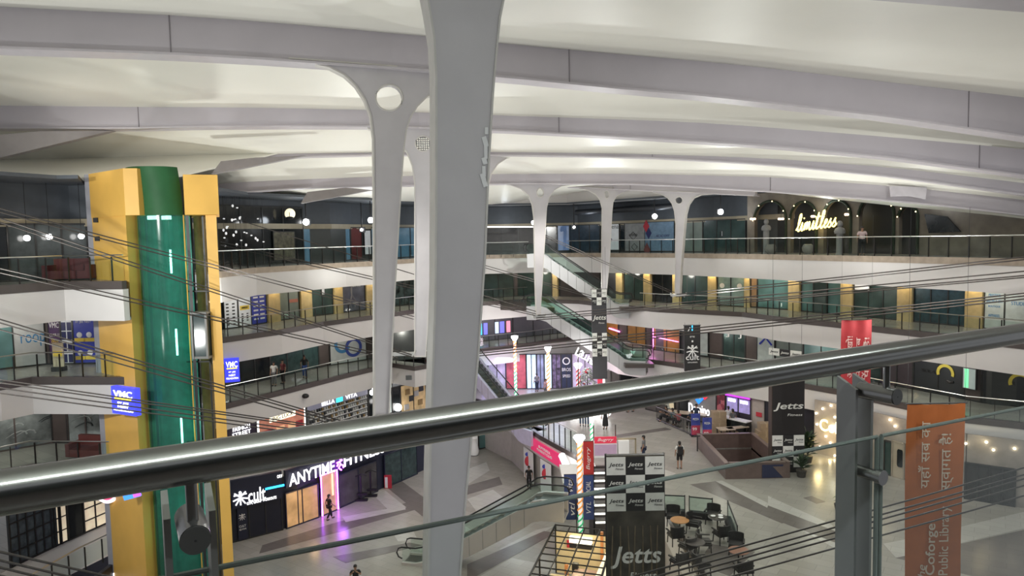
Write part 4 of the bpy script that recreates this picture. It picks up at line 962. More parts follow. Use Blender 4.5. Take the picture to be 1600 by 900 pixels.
ring(r_, c - r * (L * .16) + UP * .3 + n * .03, r, n, .62, .26, CYAN, .9, 5.9); ring(r_, c + r * (L * .14) - UP * .1 + n * .05, r, n, .66, .24, mat('print_royal', (.03, .06, .30)))
shop('W2R', 2, 606, 650, 'black front behind the grille mast foot', GK, 2)
r_, c, r, n, L, z, h = shop('W2R', 2, 744, 800, 'blue screens at the back right of the largest mast', mat('dim_back', (.10, .10, .12), .3), 2)
for u, w_, mm in ((-.42, .12, mat('screen_cyan', (.05, .5, .8), emit=1.2, noise=0)), (-.26, .1, mat('screen_indigo', (.15, .15, .7), emit=1.0, noise=0)), (.05, .1, mat('screen_pale', (.5, .6, .8), emit=.9, noise=0)), (.2, .12, mat('screen_indigo', (.15, .15, .7))), (.38, .1, mat('screen_rose', (.8, .25, .35), emit=1, noise=0))):
    MB().box(c + r * (u * L) + n * .05 + UP * (z + 1.2), (w_ * L, .05, 1.1), r).build('screen', mm, r_)
shop('W2R', 2, 801, 892, 'dim grey front at the back behind the low railings', mat('dim_back', (.10, .10, .12), .3), 3)
OR = mat('amber_wall', (.28, .13, .025), .45, emit=.05, ecol=(.6, .3, .02), noise=.35, scale=1)
shop('W2R', 2, 945, 967, 'amber lit front right of the small checkered banner', OR, 1)
shop('W2R', 2, 968, 981, 'dark pier in the amber lit shop', BRN, 1, cat='pillar'); shop('W2R', 2, 982, 1010, 'amber shop bay with yellow lamps', OR, 2); shop('W2R', 2, 1011, 1018, 'dark pier left of the pink neon line', BRN, 1, cat='pillar'); shop('W2R', 2, 1023, 1063, 'amber brown bay right of the pink neon line', OR, 2)
PINK = mat('pink_neon', (1, .2, .75), emit=5, noise=0)
a_ = zrow('W2R', 1020, LZ[2] + 1.3); tag(MB().tube([V((a_.x, a_.y - .3, LZ[2] + .05)), V((a_.x, a_.y - .3, LZ[2] + 2.5))], .06, 8).build('neon_tube', PINK), 'upright pink neon line in the amber shop', 'neon light')
b_ = zrow('W2R', 1058, LZ[2] + 1.0); tag(MB().tube([V((a_.x, a_.y - .4, LZ[2] + 1.15)), V((b_.x, b_.y - .4, LZ[2] + 1.0))], .03, 6).build('neon_tube', PINK), 'level pink neon line running right from the upright one', 'neon light')
b2 = zrow('W2R', 951, LZ[2] + .7); b3 = zrow('W2R', 967, LZ[2] + .6); tag(MB().tube([V((b2.x, b2.y - .4, LZ[2] + .95)), V((b3.x, b3.y - .4, LZ[2] + .8))], .06, 6).build('neon_tube', PINK), 'short pink neon line beside the small checkered banner', 'neon light')
lamp('POINT', 'neon_glow', (a_.x - .3, a_.y - 1.2, LZ[2] + 1.2), 35, (1, .3, .8), .3)
poster('W2R', 2, 1094, 1108, .1, 2.3, 'pale notice panel right of the black hanging banner', GP); shop('W2R', 2, 1109, 1130, 'brown pier right of the pale notice panel', BRN, 1, cat='pillar')
r_, c, r, n, L, z, h = shop('W2R', 2, 1131, 1165, 'dark green front with two white letters', GD, 2)
for u in (-.28, .28): text('J', INKW, r_, c + r * (u * L) + n * .05 + UP * (z + 2.0), r, UP, .3, .4)
shop('W2R', 2, 1166, 1184, 'brown pier left of the pale panel with a house mark', BRN, 1, cat='pillar')
r_, c, r, n, L, h = poster('W2R', 2, 1185, 1212, .1, 2.4, 'pale panel with a blue house mark', GP)
q = c + UP * .3 + n * .04; MB().tube([q - r * .5, q + UP * .5, q + r * .5], .08, 4).build('house_mark', BLUE, r_)
shop('W2R', 2, 1213, 1256, 'grey front behind the small checkered sign', GG, 2); shop('W2R', 2, 1257, 1312, 'teal front left of the red banner', GT, 2); shop('W2R', 2, 1313, 1378, 'dark front behind the red banner', GD, 3)
r_, c, r, n, L, z, h = shop('W2R', 2, 1379, 1428, 'brown purple front with lilac lit boxes', mat('brown_purple', (.075, .055, .065), .4), 2)
for u in (-.3, 0): MB().box(c + r * (u * L) + n * .05 + UP * (z + 1.7), (.5, .05, .5), r).build('lilac_box', mat('lilac_glow', (.45, .4, .8), emit=.8, noise=.3), r_)
DG = mat('charcoal_board', (.028, .032, .036), .4)
def ringshop(xl, xr, u, label, key='W2R', lv=2):
    r_, c, r, n, L, z, h = shop(key, lv, xl, xr, label, DG, 2)
    q = c + r * (u * L) + n * .05 + UP * (z + 1.35); ring(r_, q, r, n, .45, .17, mat('ring_yellow', (.62, .52, .08)), -.3, 3.5); MB().tube([q + r * .1 - UP * .42, q + r * .3 - UP * .5, q + r * .5 - UP * .44], .07, 6).build('black_swoosh', INKB, r_)
    text('SOLAR', INKB, r_, c + r * ((u - .3 if u > 0 else u + .4) * L) + n * .05 + UP * (z + 1.3), r, UP, 1.1, .2)
    return r_
ringshop(1429, 1508, .15, 'charcoal shopfront with a yellow ring logo, left of the brown pier')
for xl, lab in ((1440, 'left'), (1466, 'middle'), (1488, 'right')):
    A, B, r, n = face('W2R', xl, xl + 15, LZ[2] + 2.4, .3); root = thing('light_box', '%s of three small light boxes above the ring logo shop' % lab, 'sign', (A.x, A.y, LZ[2] + 2.4))
    MB().box((A + B) / 2 + UP * (LZ[2] + 2.4), ((B - A).length, .1, .26), r).build('box', BLUE if lab == 'middle' else GK, root); text('VIDS' if lab == 'right' else 'mo ve', GLOW, root, (A + B) / 2 + UP * (LZ[2] + 2.4) + n * .06, r, UP, .7, .15)
shop('W2R', 2, 1509, 1535, 'brown pier between the ring logo shops', BRN, 1, cat='pillar'); ringshop(1536, 1620, .2, 'charcoal shopfront with a yellow ring logo at the right edge')
r_, c, r, n, L, h = poster('W2R', 2, 1509, 1530, .7, 1.2, 'pale screen with a green strip on the brown pier', mat('pale_screen', (.35, .42, .40), emit=.3), off=.25)
blocks(r_, c, r, n, L, h, [(mat('green_glow', (.2, .8, .4), emit=.8), .3, .5, .3, .9)])
# ---- lamps in the galleries
for key, lv in (('4R', 4), ('3L', 3), ('3R', 3), ('2L', 2), ('2R', 2)):
    for q, e in walk(offset(E[key], 2.2), 7.5):
        lamp('POINT', 'gallery_lamp', (q.x, q.y, LZ[lv] + (2.3 if lv < 4 else 3.0)), 55 if lv < 4 else 30, (1, .95, .85) if lv < 4 else (.85, .92, 1), .25)
# ================================================================== ground gallery shops (left), court shops, signs
E['K1'] = offset(E['2R'], 1.0)[:7]
lit = lambda n, c, e: mat(n, c, .5, emit=e, noise=.45, scale=1.6)
NAVYB = mat('navy_sign_board', (.016, .019, .042), .4)
def zk(lv, h0): return LZ[lv] + h0
r_, c, r, n, L, z, h = shop('K1', 1, 352, 400, 'dark purple shop with two lines of glowing letters beside the tower', mat('dark_purple_front', (.05, .04, .075), .3), 2)
for v, w_ in ((2.2, .55), (1.85, .6)): text('FASHION' if v > 2 else 'STREET', GLOW, r_, c + n * .06 + UP * (z + v), r, UP, w_ * L, .26)
r_, c, r, n, L, z, h = shop('K1', 1, 403, 475, 'shop with a bright white frame and warm red interior', lit('warm_red_interior', (.45, .18, .12), .5), 1, frame=mat('bright_white_frame', (1, 1, .97), emit=2.2, noise=0))
MB().box(c + n * .08 + UP * (z + 2.2), (L * .55, .06, .4), r).build('sign_board', mat('cream_lightbox', (1, .9, .65), emit=1.6, noise=0), r_); text('ING LUCK', INKB, r_, c + n * .13 + UP * (z + 2.2), r, UP, L * .45, .26)
for u, mm in ((-.3, REDP), (-.05, mat('peach_goods', (.8, .45, .25), emit=.5)), (.2, mat('peach_goods', (.8, .45, .25))), (.36, REDP)): MB().box(c + r * (u * L) + n * .05 + UP * (z + .9), (.7, .05, 1.3), r).build('goods_rack', mm, r_)
r_, c, r, n, L, z, h = shop('K1', 1, 478, 573, 'shop with rows of bottles under a blue white sign', mat('shelf_back_grey', (.17, .18, .185), .5), 2)
MB().box(c + n * .1 + UP * (z + 2.25), (L * .98, .06, .5), r).build('sign_board', mat('sign_grey_lilac', (.28, .28, .36), .4, emit=.25), r_)
text('BELLA', GLOW, r_, c - r * (L * .18) + n * .15 + UP * (z + 2.25), r, UP, L * .2, .3); text('VITA', GLOW, r_, c + r * (L * .2) + n * .15 + UP * (z + 2.25), r, UP, L * .2, .3)
MB().box(c + n * .15 + UP * (z + 2.28), (L * .1, .05, .45), r).build('teal_logo', mat('teal_logo', (.05, .75, .8), emit=1.5, noise=0), r_)
bmat = [mat('bottle_pale', (.5, .5, .48)), mat('bottle_amber', (.3, .2, .08)), mat('bottle_dark', (.04, .045, .05))]
for k in range(5):
    zz = z + .3 + k * .36; MB().box(c + n * .09 + UP * zz, (L * .94, .2, .03), r).build('shelf', INKW, r_)
    mb = [MB(), MB(), MB()]
    for i in range(26):
        u = (i / 25 - .5) * L * .9; mb[random.choice((0, 0, 1, 2))].box(c + r * u + n * .1 + UP * (zz + .12), (.11, .1, random.uniform(.16, .24)), r)
    for j, m_ in enumerate(mb):
        if m_.v: o = m_.build('bottle_row', bmat[j], r_); o['kind'] = 'stuff'
r_, c, r, n, L, z, h = shop('K1', 1, 575, 592, 'black shopfront with a white cloud shaped light', GK, 1)
cl = MB()
for du, dv, s in ((-.25, 0, .2), (0, .12, .26), (.25, .02, .2), (0, -.08, .2)): cl.ball(c + r * du + n * .12 + UP * (z + 2.05 + dv), s, 10, (1, .3, 1))
cl.build('cloud_light', LAMPW, r_, True)
r_, c, r, n, L, z, h = shop('K1', 1, 593, 612, 'pale lit shopfront behind the clear hole mast', lit('pale_lit_interior', (.55, .62, .6), .7), 1)
E['K1b'] = [(-9.6, 55.2), (-6.4, 59.5), (-3.2, 62.2), (2, 63)]
r_, c, r, n, L, z, h = shop('K1b', 1, 612, 624, 'black front with a round white ball light', GK, 1); MB().ball(c + n * .2 + UP * (z + .9), .3, 12).build('ball_light', LAMPW, r_, True)
r_, c, r, n, L, z, h = shop('K1b', 1, 625, 664, 'gold and brown shop window under the round corner balcony', lit('gold_interior', (.45, .32, .16), .35), 2)
for u, v, mm in ((-.25, 1.9, 'bottle_amber'), (-.1, 1.3, 'bottle_dark'), (.1, 1.6, 'bottle_pale'), (.25, .8, 'bottle_amber'), (-.3, .7, 'bottle_pale'), (.3, 1.9, 'bottle_dark')): MB().box(c + r * (u * L) + n * .08 + UP * (z + v), (.5, .06, .45), r).build('display_box', MATS[mm], r_)
o = at(641, 590, 55); b_ = MB().box(o, (.7, .1, .35)).build('vent_grille', mat('vent_grey', (.12, .13, .13))); tag(b_, 'dark rectangular vent under the round corner balcony', 'vent')
# dome camera / speaker on the pale band
P = onpoly(477, 618, E['2R']); root = thing('wall_speaker', 'black oval wall speaker on the pale band above the bottle shop', 'speaker', P)
MB().ball(P + V((.05, -.15, 0)), .24, 12, (1.1, .8, .7)).build('body', DARK, root, True); MB().ball(P + V((.05, -.32, 0)), .12, 10, (1, .5, 1)).build('grille', STEELD, root, True)
# ---- court level
E['A0s'] = E['A0']
r_, c, r, n, L, z, h = shop('A0', 0, 362, 440, 'dark navy gym front with a glowing white figure logo', mat('navy_gym_front', (.014, .016, .03), .3), 3, h=2.2)
bd = thing('shop_sign', 'navy sign board of the gym with white lower case letters and blue line', 'sign', c + UP * 2.2)
MB().box(c + n * .2 + UP * (z + 3.05), (L, .25, 1.75), r).build('board', NAVYB, bd)
def sgn(root, key, lv, body, xl, xr, zc, h, m, off=.4, **k):
    A, B, r, n = face(key, xl, xr, zc, off); return text(body, m, root, (A + B) / 2 + UP * zc, r, UP, (B - A).length, h, **k)
sgn(bd, 'A0', 0, 'cult', 385, 412, 2.78, .85, GLOW, bold=.008); sgn(bd, 'A0', 0, 'GYM, GROUP WORKOUTS', 383, 429, 2.32, .2, GLOW); sgn(bd, 'A0', 0, 'ORY', 430, 438, 3.62, .2, GLOW)
A, B, r, n = face('A0', 412, 441, 2.9, .4); MB().box((A + B) / 2 + UP * 3.0, ((B - A).length, .06, .12), r).build('blue_line', mat('blue_line', (.03, .5, 1), emit=3, noise=0), bd)
def figure_logo(root, p, r, n, s, m):
    MB().ball(p + UP * (.42 * s) + n * .02, .1 * s, 10, (1, .4, 1)).build('logo_head', m, root)
    mb = MB()
    for a0, a1 in (((-.4, .28), (.4, .28)), ((-.35, .42), (0, .12)), ((.35, .42), (0, .12)), ((-.3, -.35), (0, .1)), ((.3, -.35), (0, .1)), ((0, -.4), (0, 0)), ((-.45, -.05), (-.1, .05)), ((.45, -.05), (.1, .05))):
        mb.tube([p + r * (a0[0] * s) + UP * (a0[1] * s), p + r * (a1[0] * s) + UP * (a1[1] * s)], .045 * s, 5)
    mb.build('logo_limbs', m, root)
A, B, r, n = face('A0', 373, 375, 2.6, .42); figure_logo(bd, A + UP * 2.72, r, n, .95, GLOW)
bn = thing('vertical_banner', 'narrow navy banner with a small figure logo on the gym front', 'banner', (A.x, A.y, 0)); A, B, r, n = face('A0', 370, 384, 1.2, .2)
MB().box((A + B) / 2 + UP * 1.1, ((B - A).length, .05, 2.0), r).build('cloth', NAVYB, bn); figure_logo(bn, (A + B) / 2 + UP * 1.5 + n * .05, r, n, .45, INKW); text('CULT', INKW, bn, (A + B) / 2 + UP * .95 + n * .05, r, UP, .4, .14); text('GYM', INKW, bn, (A + B) / 2 + UP * .75 + n * .05, r, UP, .4, .1)
# gym with the purple door
WIN = mat('gym_amber_window', (.33, .22, .12), .3, emit=.35, ecol=(.8, .45, .18), noise=.55, scale=1.1)
shop('A0', 0, 446, 496, 'amber lit gym window left of the purple door', WIN, 2, h=2.35, frame=NAVYB)
r_, c, r, n, L, z, h = shop('A0', 0, 499, 524, 'gym doorway outlined by glowing purple tube light', WIN, 1, h=2.85, off=.12, cat='door', frame=NAVYB)
PV = mat('violet_neon', (.55, .1, 1), emit=8, noise=0)
mb = MB(); e = r * (L / 2); mb.tube([c - e + n * .1 + UP * .05, c - e + n * .1 + UP * 2.8, c + e + n * .1 + UP * 2.8, c + e + n * .1 + UP * .05], .06, 6); mb.build('neon_outline', PV, r_)
MB().box(c + r * (L * .22) + n * .06 + UP * 1.9, (.14, .05, 1.5), r).build('orange_jamb', mat('orange_glow', (1, .5, .25), emit=1.2, noise=0), r_)
lamp('POINT', 'violet_glow', c + n * 1.3 + UP * 1.2, 60, (.5, .15, 1), .3); lamp('POINT', 'amber_glow', c - r * 2.2 + n * 1.0 + UP * 1.6, 25, (1, .6, .3), .3)
shop('A0', 0, 528, 588, 'dim gym window with dark training machines right of the door', mat('dim_gym_glass', (.07, .065, .075), .15, noise=.4, scale=1), 2, h=2.35, frame=NAVYB)
shop('A0', 0, 600, 650, 'dark teal gym window at the far end', mat('dim_teal_glass', (.035, .06, .065), .15, noise=.4), 2, h=2.5, frame=NAVYB)
bd = thing('shop_sign', 'navy sign board of the gym with large glowing white capitals', 'sign', c + UP * 2.85)
A, B, r, n = face('A0', 441, 597, 3.3, .25); MB().box((A + B) / 2 + UP * 3.3, ((B - A).length, .2, 1.15), r).build('board', NAVYB, bd)
sgn(bd, 'A0', 0, 'ANYTIME', 446, 517, 3.2, .78, GLOW, bold=.012); sgn(bd, 'A0', 0, 'FITNESS', 531, 595, 3.25, .78, GLOW, bold=.012)
A, B, r, n = face('A0', 520, 529, 3.3, .42); q = (A + B) / 2 + UP * 3.15
mb = MB()
for pts in (((-.05, .25), (.05, 0), (-.15, -.2), (.1, -.42)), ((.05, 0), (.25, -.1), (.3, -.3)), ((-.3, .2), (-.05, .22), (.2, .3)), ((-.3, -.05), (-.15, .1))): mb.tube([q + r * (a * .95) + UP * (b * .95) for a, b in pts], .055, 6)
mb.ball(q + r * .05 + UP * .42, .1, 8); mb.build('runner_logo', PV, bd)
for x, lab, k in ((560, 'left', 0), (575, 'right', 1)):   # training machines seen through the dim window
    P = zrow('A0', x, .6); P = V((P.x + .25, P.y - .28, 0)); root = thing('training_machine', 'dark training machine, the %s of two by the dim gym window' % lab, 'gym machine', P, 'gym machines')
    MB().box(P + UP * .9, (.12, .12, 1.8)).build('mast', DARK, root); MB().tube([P + V((-.4, 0, 1.75)), P + V((.1, 0, 1.95)), P + V((.45, 0, 1.8))], .05, 6).build('bar', DARK, root); MB().box(P + V((.1, 0, .5)), (.7, .2, .15)).build('seat', DARK, root); MB().box(P + UP * .08, (.9, .3, .12)).build('base', DARK, root)
P = zrow('A0', 608, .5); root = thing('red_standee', 'small red and white standee at the foot of the teal gym window', 'standee', (P.x, P.y - .4, 0)); MB().box((P.x, P.y - .5, .5), (.55, .06, 1.0)).build('board', REDP, root); MB().box((P.x - .12, P.y - .54, .45), (.2, .02, .8)).build('white_stripe', INKW, root)
shop('A0', 0, 731, 746, 'white lit shop corner with a dark framed picture behind the largest mast', mat('white_corner', (.6, .6, .58), emit=.3), 1, h=2.3)
P = at(741, 712, 59); root = thing('mannequin', 'white dressed mannequin right of the largest mast', 'mannequin', (P.x, P.y, 0))
MB().lathe((P.x, P.y, .05), [(.35, 0), (.42, .3), (.3, .9), (.22, 1.2), (.3, 1.4), (.1, 1.55), (.08, 1.65)], 14).build('dress', INKW, root, True); MB().ball((P.x, P.y, 1.8), .14, 10, (1, 1, 1.2)).build('head', INKB, root, True); MB().lathe((P.x, P.y, 0), [(.35, 0), (.35, .05)], 12).build('base', STEELD, root)
shop('A0', 0, 747, 761, 'sea green glass panel beside the mannequin', GT, 1, h=2.5); shop('A0', 0, 762, 792, 'black shop corner under the lilac escalator', GK, 1, h=2.6)
# ---- far left, below our level
r_, c, r, n, L, z, h = shop('1L', 1, 14, 102, 'dark gridded window with one lit bay at the lower left', mat('dim_grid_glass', (.06, .075, .09), .2, noise=.4), 7, h=2.5, off=.02, frame=DARK)
for v in (.65, 1.3, 1.95): MB().box(c + n * .04 + UP * (z + v), (L, .06, .05), r).build('glazing_bar', DARK, r_)
A, B, r, n = face('1L', 72, 102, 5.4, .05); MB().box((A + B) / 2 + UP * 5.4, ((B - A).length, .05, 2.3), r).build('lit_pane', lit('cream_room', (.75, .62, .45), .5), r_)
for u in (.33, .66): MB().box(A.lerp(B, u) + n * .06 + UP * 5.4, (.05, .06, 2.4), r).build('glazing_bar', DARK, r_)
shop('1L', 1, 103, 128, 'black pier between the two gridded windows', GK, 1, h=2.6, off=.06, cat='pillar')
r_, c, r, n, L, z, h = shop('1L', 1, 129, 164, 'small cream lit gridded window beside the lift tower', MATS['cream_room'], 2, h=2.3, off=.03, frame=DARK)
for v in (.6, 1.2, 1.8): MB().box(c + n * .05 + UP * (z + v), (L, .06, .05), r).build('glazing_bar', DARK, r_)
shop('1L', 1, 165, 176, 'dark strip beside the small lit gridded window', GK, 1, h=2.5, off=.05, cat='panel')
E['S0'] = plan([(110, 935), (192, 872)], 3.5)
A, B, r, n = face('S0', 128, 184, 3.2, .1); bd = thing('shop_sign', 'dark sign board with white letter ends in the bottom left corner', 'sign', (A.x, A.y, 2.6))
MB().box((A + B) / 2 + UP * 2.9, ((B - A).length, .2, 1.6), r).build('board', NAVYB, bd); A2, B2, r, n = face('S0', 156, 175, 3.1, .25); text('cult', GLOW, bd, (A2 + B2) / 2 + UP * 2.95, r, UP, (B2 - A2).length * 1.2, .75, bold=.008)
A2, B2, r, n = face('S0', 176, 184, 3.1, .25); MB().box((A2 + B2) / 2 + UP * 3.0, ((B2 - A2).length, .06, .12), r).build('blue_line', MATS['blue_line'], bd)
p = at(167, 769, 31.2); sg = thing('round_sign', 'round white sign with a pink centre just under the handrail', 'sign', p); MB().tube([p + V((0, .1, 0)), p], .52, 24).build('white_rim', mat('sign_white_glow', (1, .9, 1), emit=1.2, noise=0), sg); MB().tube([p, p - V((0, .04, 0))], .36, 24).build('pink_disc', mat('pink_glow', (.9, .06, .2), emit=.8, noise=0), sg)
p = at(206, 772, 29.0); sg = thing('strip_sign', 'slanted blue and pink light box on the lift tower under the handrail', 'sign', p); MB().tube([p, p + V((0, 1.2, 0))], .04, 6).build('bracket', STEELD, sg); MB().box(p, (.7, .12, .34), (1, 0, .25), (-.25, 0, 1)).build('box', mat('sign_blue_glow', (.05, .25, .9), emit=1.2, noise=0), sg); MB().box(p + V((.22, -.05, .06)), (.3, .06, .3), (1, 0, .25), (-.25, 0, 1)).build('pink_end', mat('sign_violet_glow', (.6, .1, .8), emit=1.2, noise=0), sg)
# VMC light boxes on the band ends
def vmc(xl, yt, xr, yb, d0, d1, label):
    a, b = at(xl, (yt + yb) / 2, d0), at(xr, (yt + yb) / 2 - 6, d1); r = V((b.x - a.x, b.y - a.y, 0)); W = r.length; r.normalize(); n = V((r.y, -r.x, 0)); H = at(xl, yt, d0).z - at(xl, yb, d0).z; c = (a + b) / 2; c.z = a.z + .1
    root = thing('light_box_sign', label, 'sign', c)
    MB().box(c, (W, .25, H), r).build('box', mat('vmc_blue', (.05, .06, .75), .4, emit=.9, noise=0), root)
    q = c + n * .14
    text('VMC', GLOW, root, q + UP * (H * .25), r, UP, W * .78, H * .24, bold=.006); MB().box(q + UP * (H * .08), (W * .7, .02, H * .05), r).build('yellow_bar', mat('yellow_glow', (1, .8, .1), emit=1.2, noise=0), root)
    for k, t in enumerate(('IIT JEE', 'NEET', 'FOUNDATION')): text(t, GLOW, root, q - UP * (H * (.08 + .13 * k)), r, UP, W * (.45 if k < 2 else .8), H * .075)
    MB().box(c - n * .2, (W * .3, .3, H * .2), r).build('bracket', STEELD, root)
vmc(179, 606, 215, 648, 29.6, 28.9, 'blue light box sign on the pale band end left of the lift tower')
vmc(351, 563, 374, 600, 42.5, 42.8, 'blue light box sign on the band right of the lift tower')
# ---- the back of the ground gallery
BP = [(-8, 66), (24, 64)]; E['BP'] = BP
for xl, xr, lab, m_ in ((752, 762, 'violet lit panel at the back by the lilac escalator', lit('violet_panel', (.25, .22, .7), .9)), (763, 790, 'pale lilac shop interior at the back left', lit('lilac_interior', (.42, .36, .5), .5)), (791, 822, 'dull red shop front at the back', lit('red_front', (.35, .07, .09), .4)),
                        (823, 838, 'pale blue lit pillar front at the back', lit('ice_interior', (.45, .6, .8), .9)), (839, 850, 'grey blue doorway at the back', lit('slate_interior', (.2, .22, .34), .35)), (851, 862, 'white lit pillar front left of the middle candy pole', lit('ice_interior', (.45, .6, .8), .9)), (863, 876, 'crowded clothes shop at the back', mat('clothes_mix', (.12, .09, .16), .6, noise=.9, scale=3)),
                        (877, 893, 'dark navy shop with a round white emblem', mat('navy_shop', (.02, .03, .07), .4)), (894, 934, 'grey lilac shop at the back behind the snowy tree', lit('lilac_interior', (.42, .36, .5), .5)), (941, 968, 'grey shop front with a pale word right of the red pillar', mat('grey_front', (.16, .15, .14), .4)), (969, 1008, 'dark shop window right of the grey front', GK)):
    r_, c, r, n, L, z, h = shop('BP', 1, xl, xr, lab, m_, 2, h=3.3)
    if 'emblem' in lab:
        ring(r_, c + n * .05 + UP * (z + 2.6), r, n, .3, .1, INKW); text('BROS', INKW, r_, c + n * .05 + UP * (z + 1.8), r, UP, .8, .3); text('SPEED', INKW, r_, c + n * .05 + UP * (z + 1.2), r, UP, .7, .25)
    if 'pale word' in lab: text('H&M', INKW, r_, c + n * .05 + UP * (z + 1.8), r, UP, .7, .3)
p = zrow('BP', 937, 6); root = thing('red_pillar', 'red pillar with a white edge behind the snowy tree', 'pillar', (p.x, p.y - .4, 4.2)); MB().bb(p.x - .25, p.x + .2, p.y - .6, p.y - .2, 4.2, 8).build('shaft', lit('red_lit', (.6, .05, .08), .6), root); MB().bb(p.x + .2, p.x + .38, p.y - .62, p.y - .2, 4.2, 8).build('white_edge', mat('edge_glow', (1, .95, .95), emit=2, noise=0), root)
lamp('AREA', 'back_shop_lamp', (1.5, 62, 8.0), 380, (.75, .7, 1), 6, (1.5, 61, 4)); lamp('POINT', 'violet_shop_glow', (-1, 62.5, 6), 80, (.5, .4, 1), .5)
lamp('POINT', 'gallery_glow', (6, 58, 7.5), 200, (1, .75, .85), .5)
# ================================================================== hanging banners
CHK = [mat('banner_white', (.68, .69, .65), .5), mat('banner_black', (.016, .016, .017), .5)]
CLOTHK = mat('banner_smoke_print', (.05, .045, .035), .5, noise=.8, scale=.9)
def board(px, d, label, m, thick=.08, zb=None, cat='banner'):
    """upright panel filling a picture box at depth d; returns root, centre, size"""
    xl, yt, xr, yb = px; a, b = at(xl, (yt + yb) / 2, d), at(xr, (yt + yb) / 2, d); t = at((xl + xr) / 2, yt, d).z; u = at((xl + xr) / 2, yb, d).z if zb is None else zb
    c = V(((a.x + b.x) / 2, d, (t + u) / 2)); W = b.x - a.x; H = t - u; root = thing('hanging_banner' if cat == 'banner' else cat.replace(' ', '_'), label, cat, (c.x, c.y, u))
    MB().box(c, (W, thick, H)).build('cloth', m, root); return root, c, W, H
X = V((1, 0, 0)); YN = V((0, -1, 0))
def checks(root, c, W, ztop, s, cols=3, rows=3, d=.05, first=0):
    for i in range(rows):
        for j in range(cols):
            k = (i + j + first) % 2; q = V((c.x - W / 2 + (j + .5) * W / cols, c.y - d, ztop - (i + .5) * s))
            t = MB().box(q, (W / cols * .985, .02, s * .985)).build('check_tile', CHK[k], root)
            text('Jetts', CHK[1 - k], t, q + V((0, -.015, s * .05)), X, UP, W / cols * .78, s * .26, shear=.25, bold=.01, ext=.004); text('Fitness', CHK[1 - k], t, q + V((W / cols * .18, -.015, -s * .16)), X, UP, W / cols * .42, s * .1, shear=.2, ext=.004)
def hang(root, c, W, ztop, zup):
    MB().tube([V((c.x - W / 2 - .05, c.y, ztop)), V((c.x + W / 2 + .05, c.y, ztop))], .035, 8).build('top_bar', STEEL, root, True)
    for s in (-1, 1): MB().tube([V((c.x + s * W * .45, c.y, ztop)), V((c.x + s * W * .45, c.y, zup))], .008, 4).build('hanging_wire', STEELD, root)
d = 29.0
root, c, W, H = board((948, 711, 1038, 900), d, 'tall black banner with a checkered top and big white letters, low in the middle', CLOTHK, zb=.15)
zt_ = c.z + H / 2; checks(root, c, W, zt_ - .05, (c.z + H / 2 - at(990, 796, d).z) / 3)
q0, q1 = at(955, 880, d), at(1036, 857, d); zc = (at(990, 858, d).z + at(990, 882, d).z) / 2
text('Jetts', CHK[0], root, (c.x, d - .06, zc), X, UP, W * .88, .95, shear=.22, bold=.012); text('Fitness', CHK[0], root, (c.x + W * .12, d - .06, zc - .78), X, UP, W * .46, .26, shear=.2, bold=.006)
for k in range(7):
    x = c.x + W * (-.4 + k * .13); mb = MB(); mb.tube([V((x, d - .045, zt_ - 3)), V((x + .06 * (k % 3 - 1), d - .05, zt_ - 4.5)), V((x - .05, d - .045, .5))], .022, 5, .05); mb.build('printed_pipe', mat('print_bronze', (.14, .11, .07), .5, noise=.4), root)
for s in (-1, 1): MB().tube([V((c.x + s * W * .5, d + .1, 0)), V((c.x + s * W * .5, d + .1, zt_ + .05))], .05, 8).build('stand_post', STEELD, root); MB().box((c.x + s * W * .5, d + .1, .05), (.3, 1.6, .1)).build('stand_foot', STEELD, root)
MB().tube([V((c.x - W / 2, d + .05, zt_)), V((c.x + W / 2, d + .05, zt_))], .05, 8).build('top_bar', STEEL, root)
# second one by the stair pit
d = 41.0
root, c, W, H = board((1204, 588, 1254, 754), d, 'tall black banner box hanging over the stair pit at right', mat('banner_black_gloss', (.018, .016, .016), .35), .5)
text('Jetts', CHK[0], root, (c.x, d - .27, at(1230, 634, d).z), X, UP, W * .92, .5, shear=.22, bold=.012); text('Fitness', CHK[0], root, (c.x + W * .2, d - .27, at(1230, 645, d).z - .06), X, UP, W * .46, .14, shear=.2)
checks(root, c, W, at(1228, 678, d).z, (at(1228, 678, d).z - at(1228, 728, d).z) / 3, d=.27); hang(root, c, W, c.z + H / 2, 17); MB().box(c - X * (W / 2 + .02) , (.04, .52, H)).build('brown_side', mat('banner_brown', (.06, .04, .03)), root)
# small far one
d = 50.0
root, c, W, H = board((925, 452, 948, 592), d, 'small checkered banner hanging in front of the white escalator', mat('banner_charcoal', (.035, .035, .04), .5), .15)
s = (at(936, 452, d).z - at(936, 478, d).z) / 2
checks(root, c, W, c.z + H / 2, s * .95, 3, 2, .09); checks(root, c, W, at(936, 520, d).z, s * .95, 3, 3, .09); text('Jetts', CHK[0], root, (c.x, d - .1, at(936, 497, d).z), X, UP, W * .92, .42, shear=.22, bold=.01); text('Fitness', CHK[0], root, (c.x + .15, d - .1, at(936, 503, d).z - .06), X, UP, W * .4, .12, shear=.2); hang(root, c, W, c.z + H / 2, 17.5)
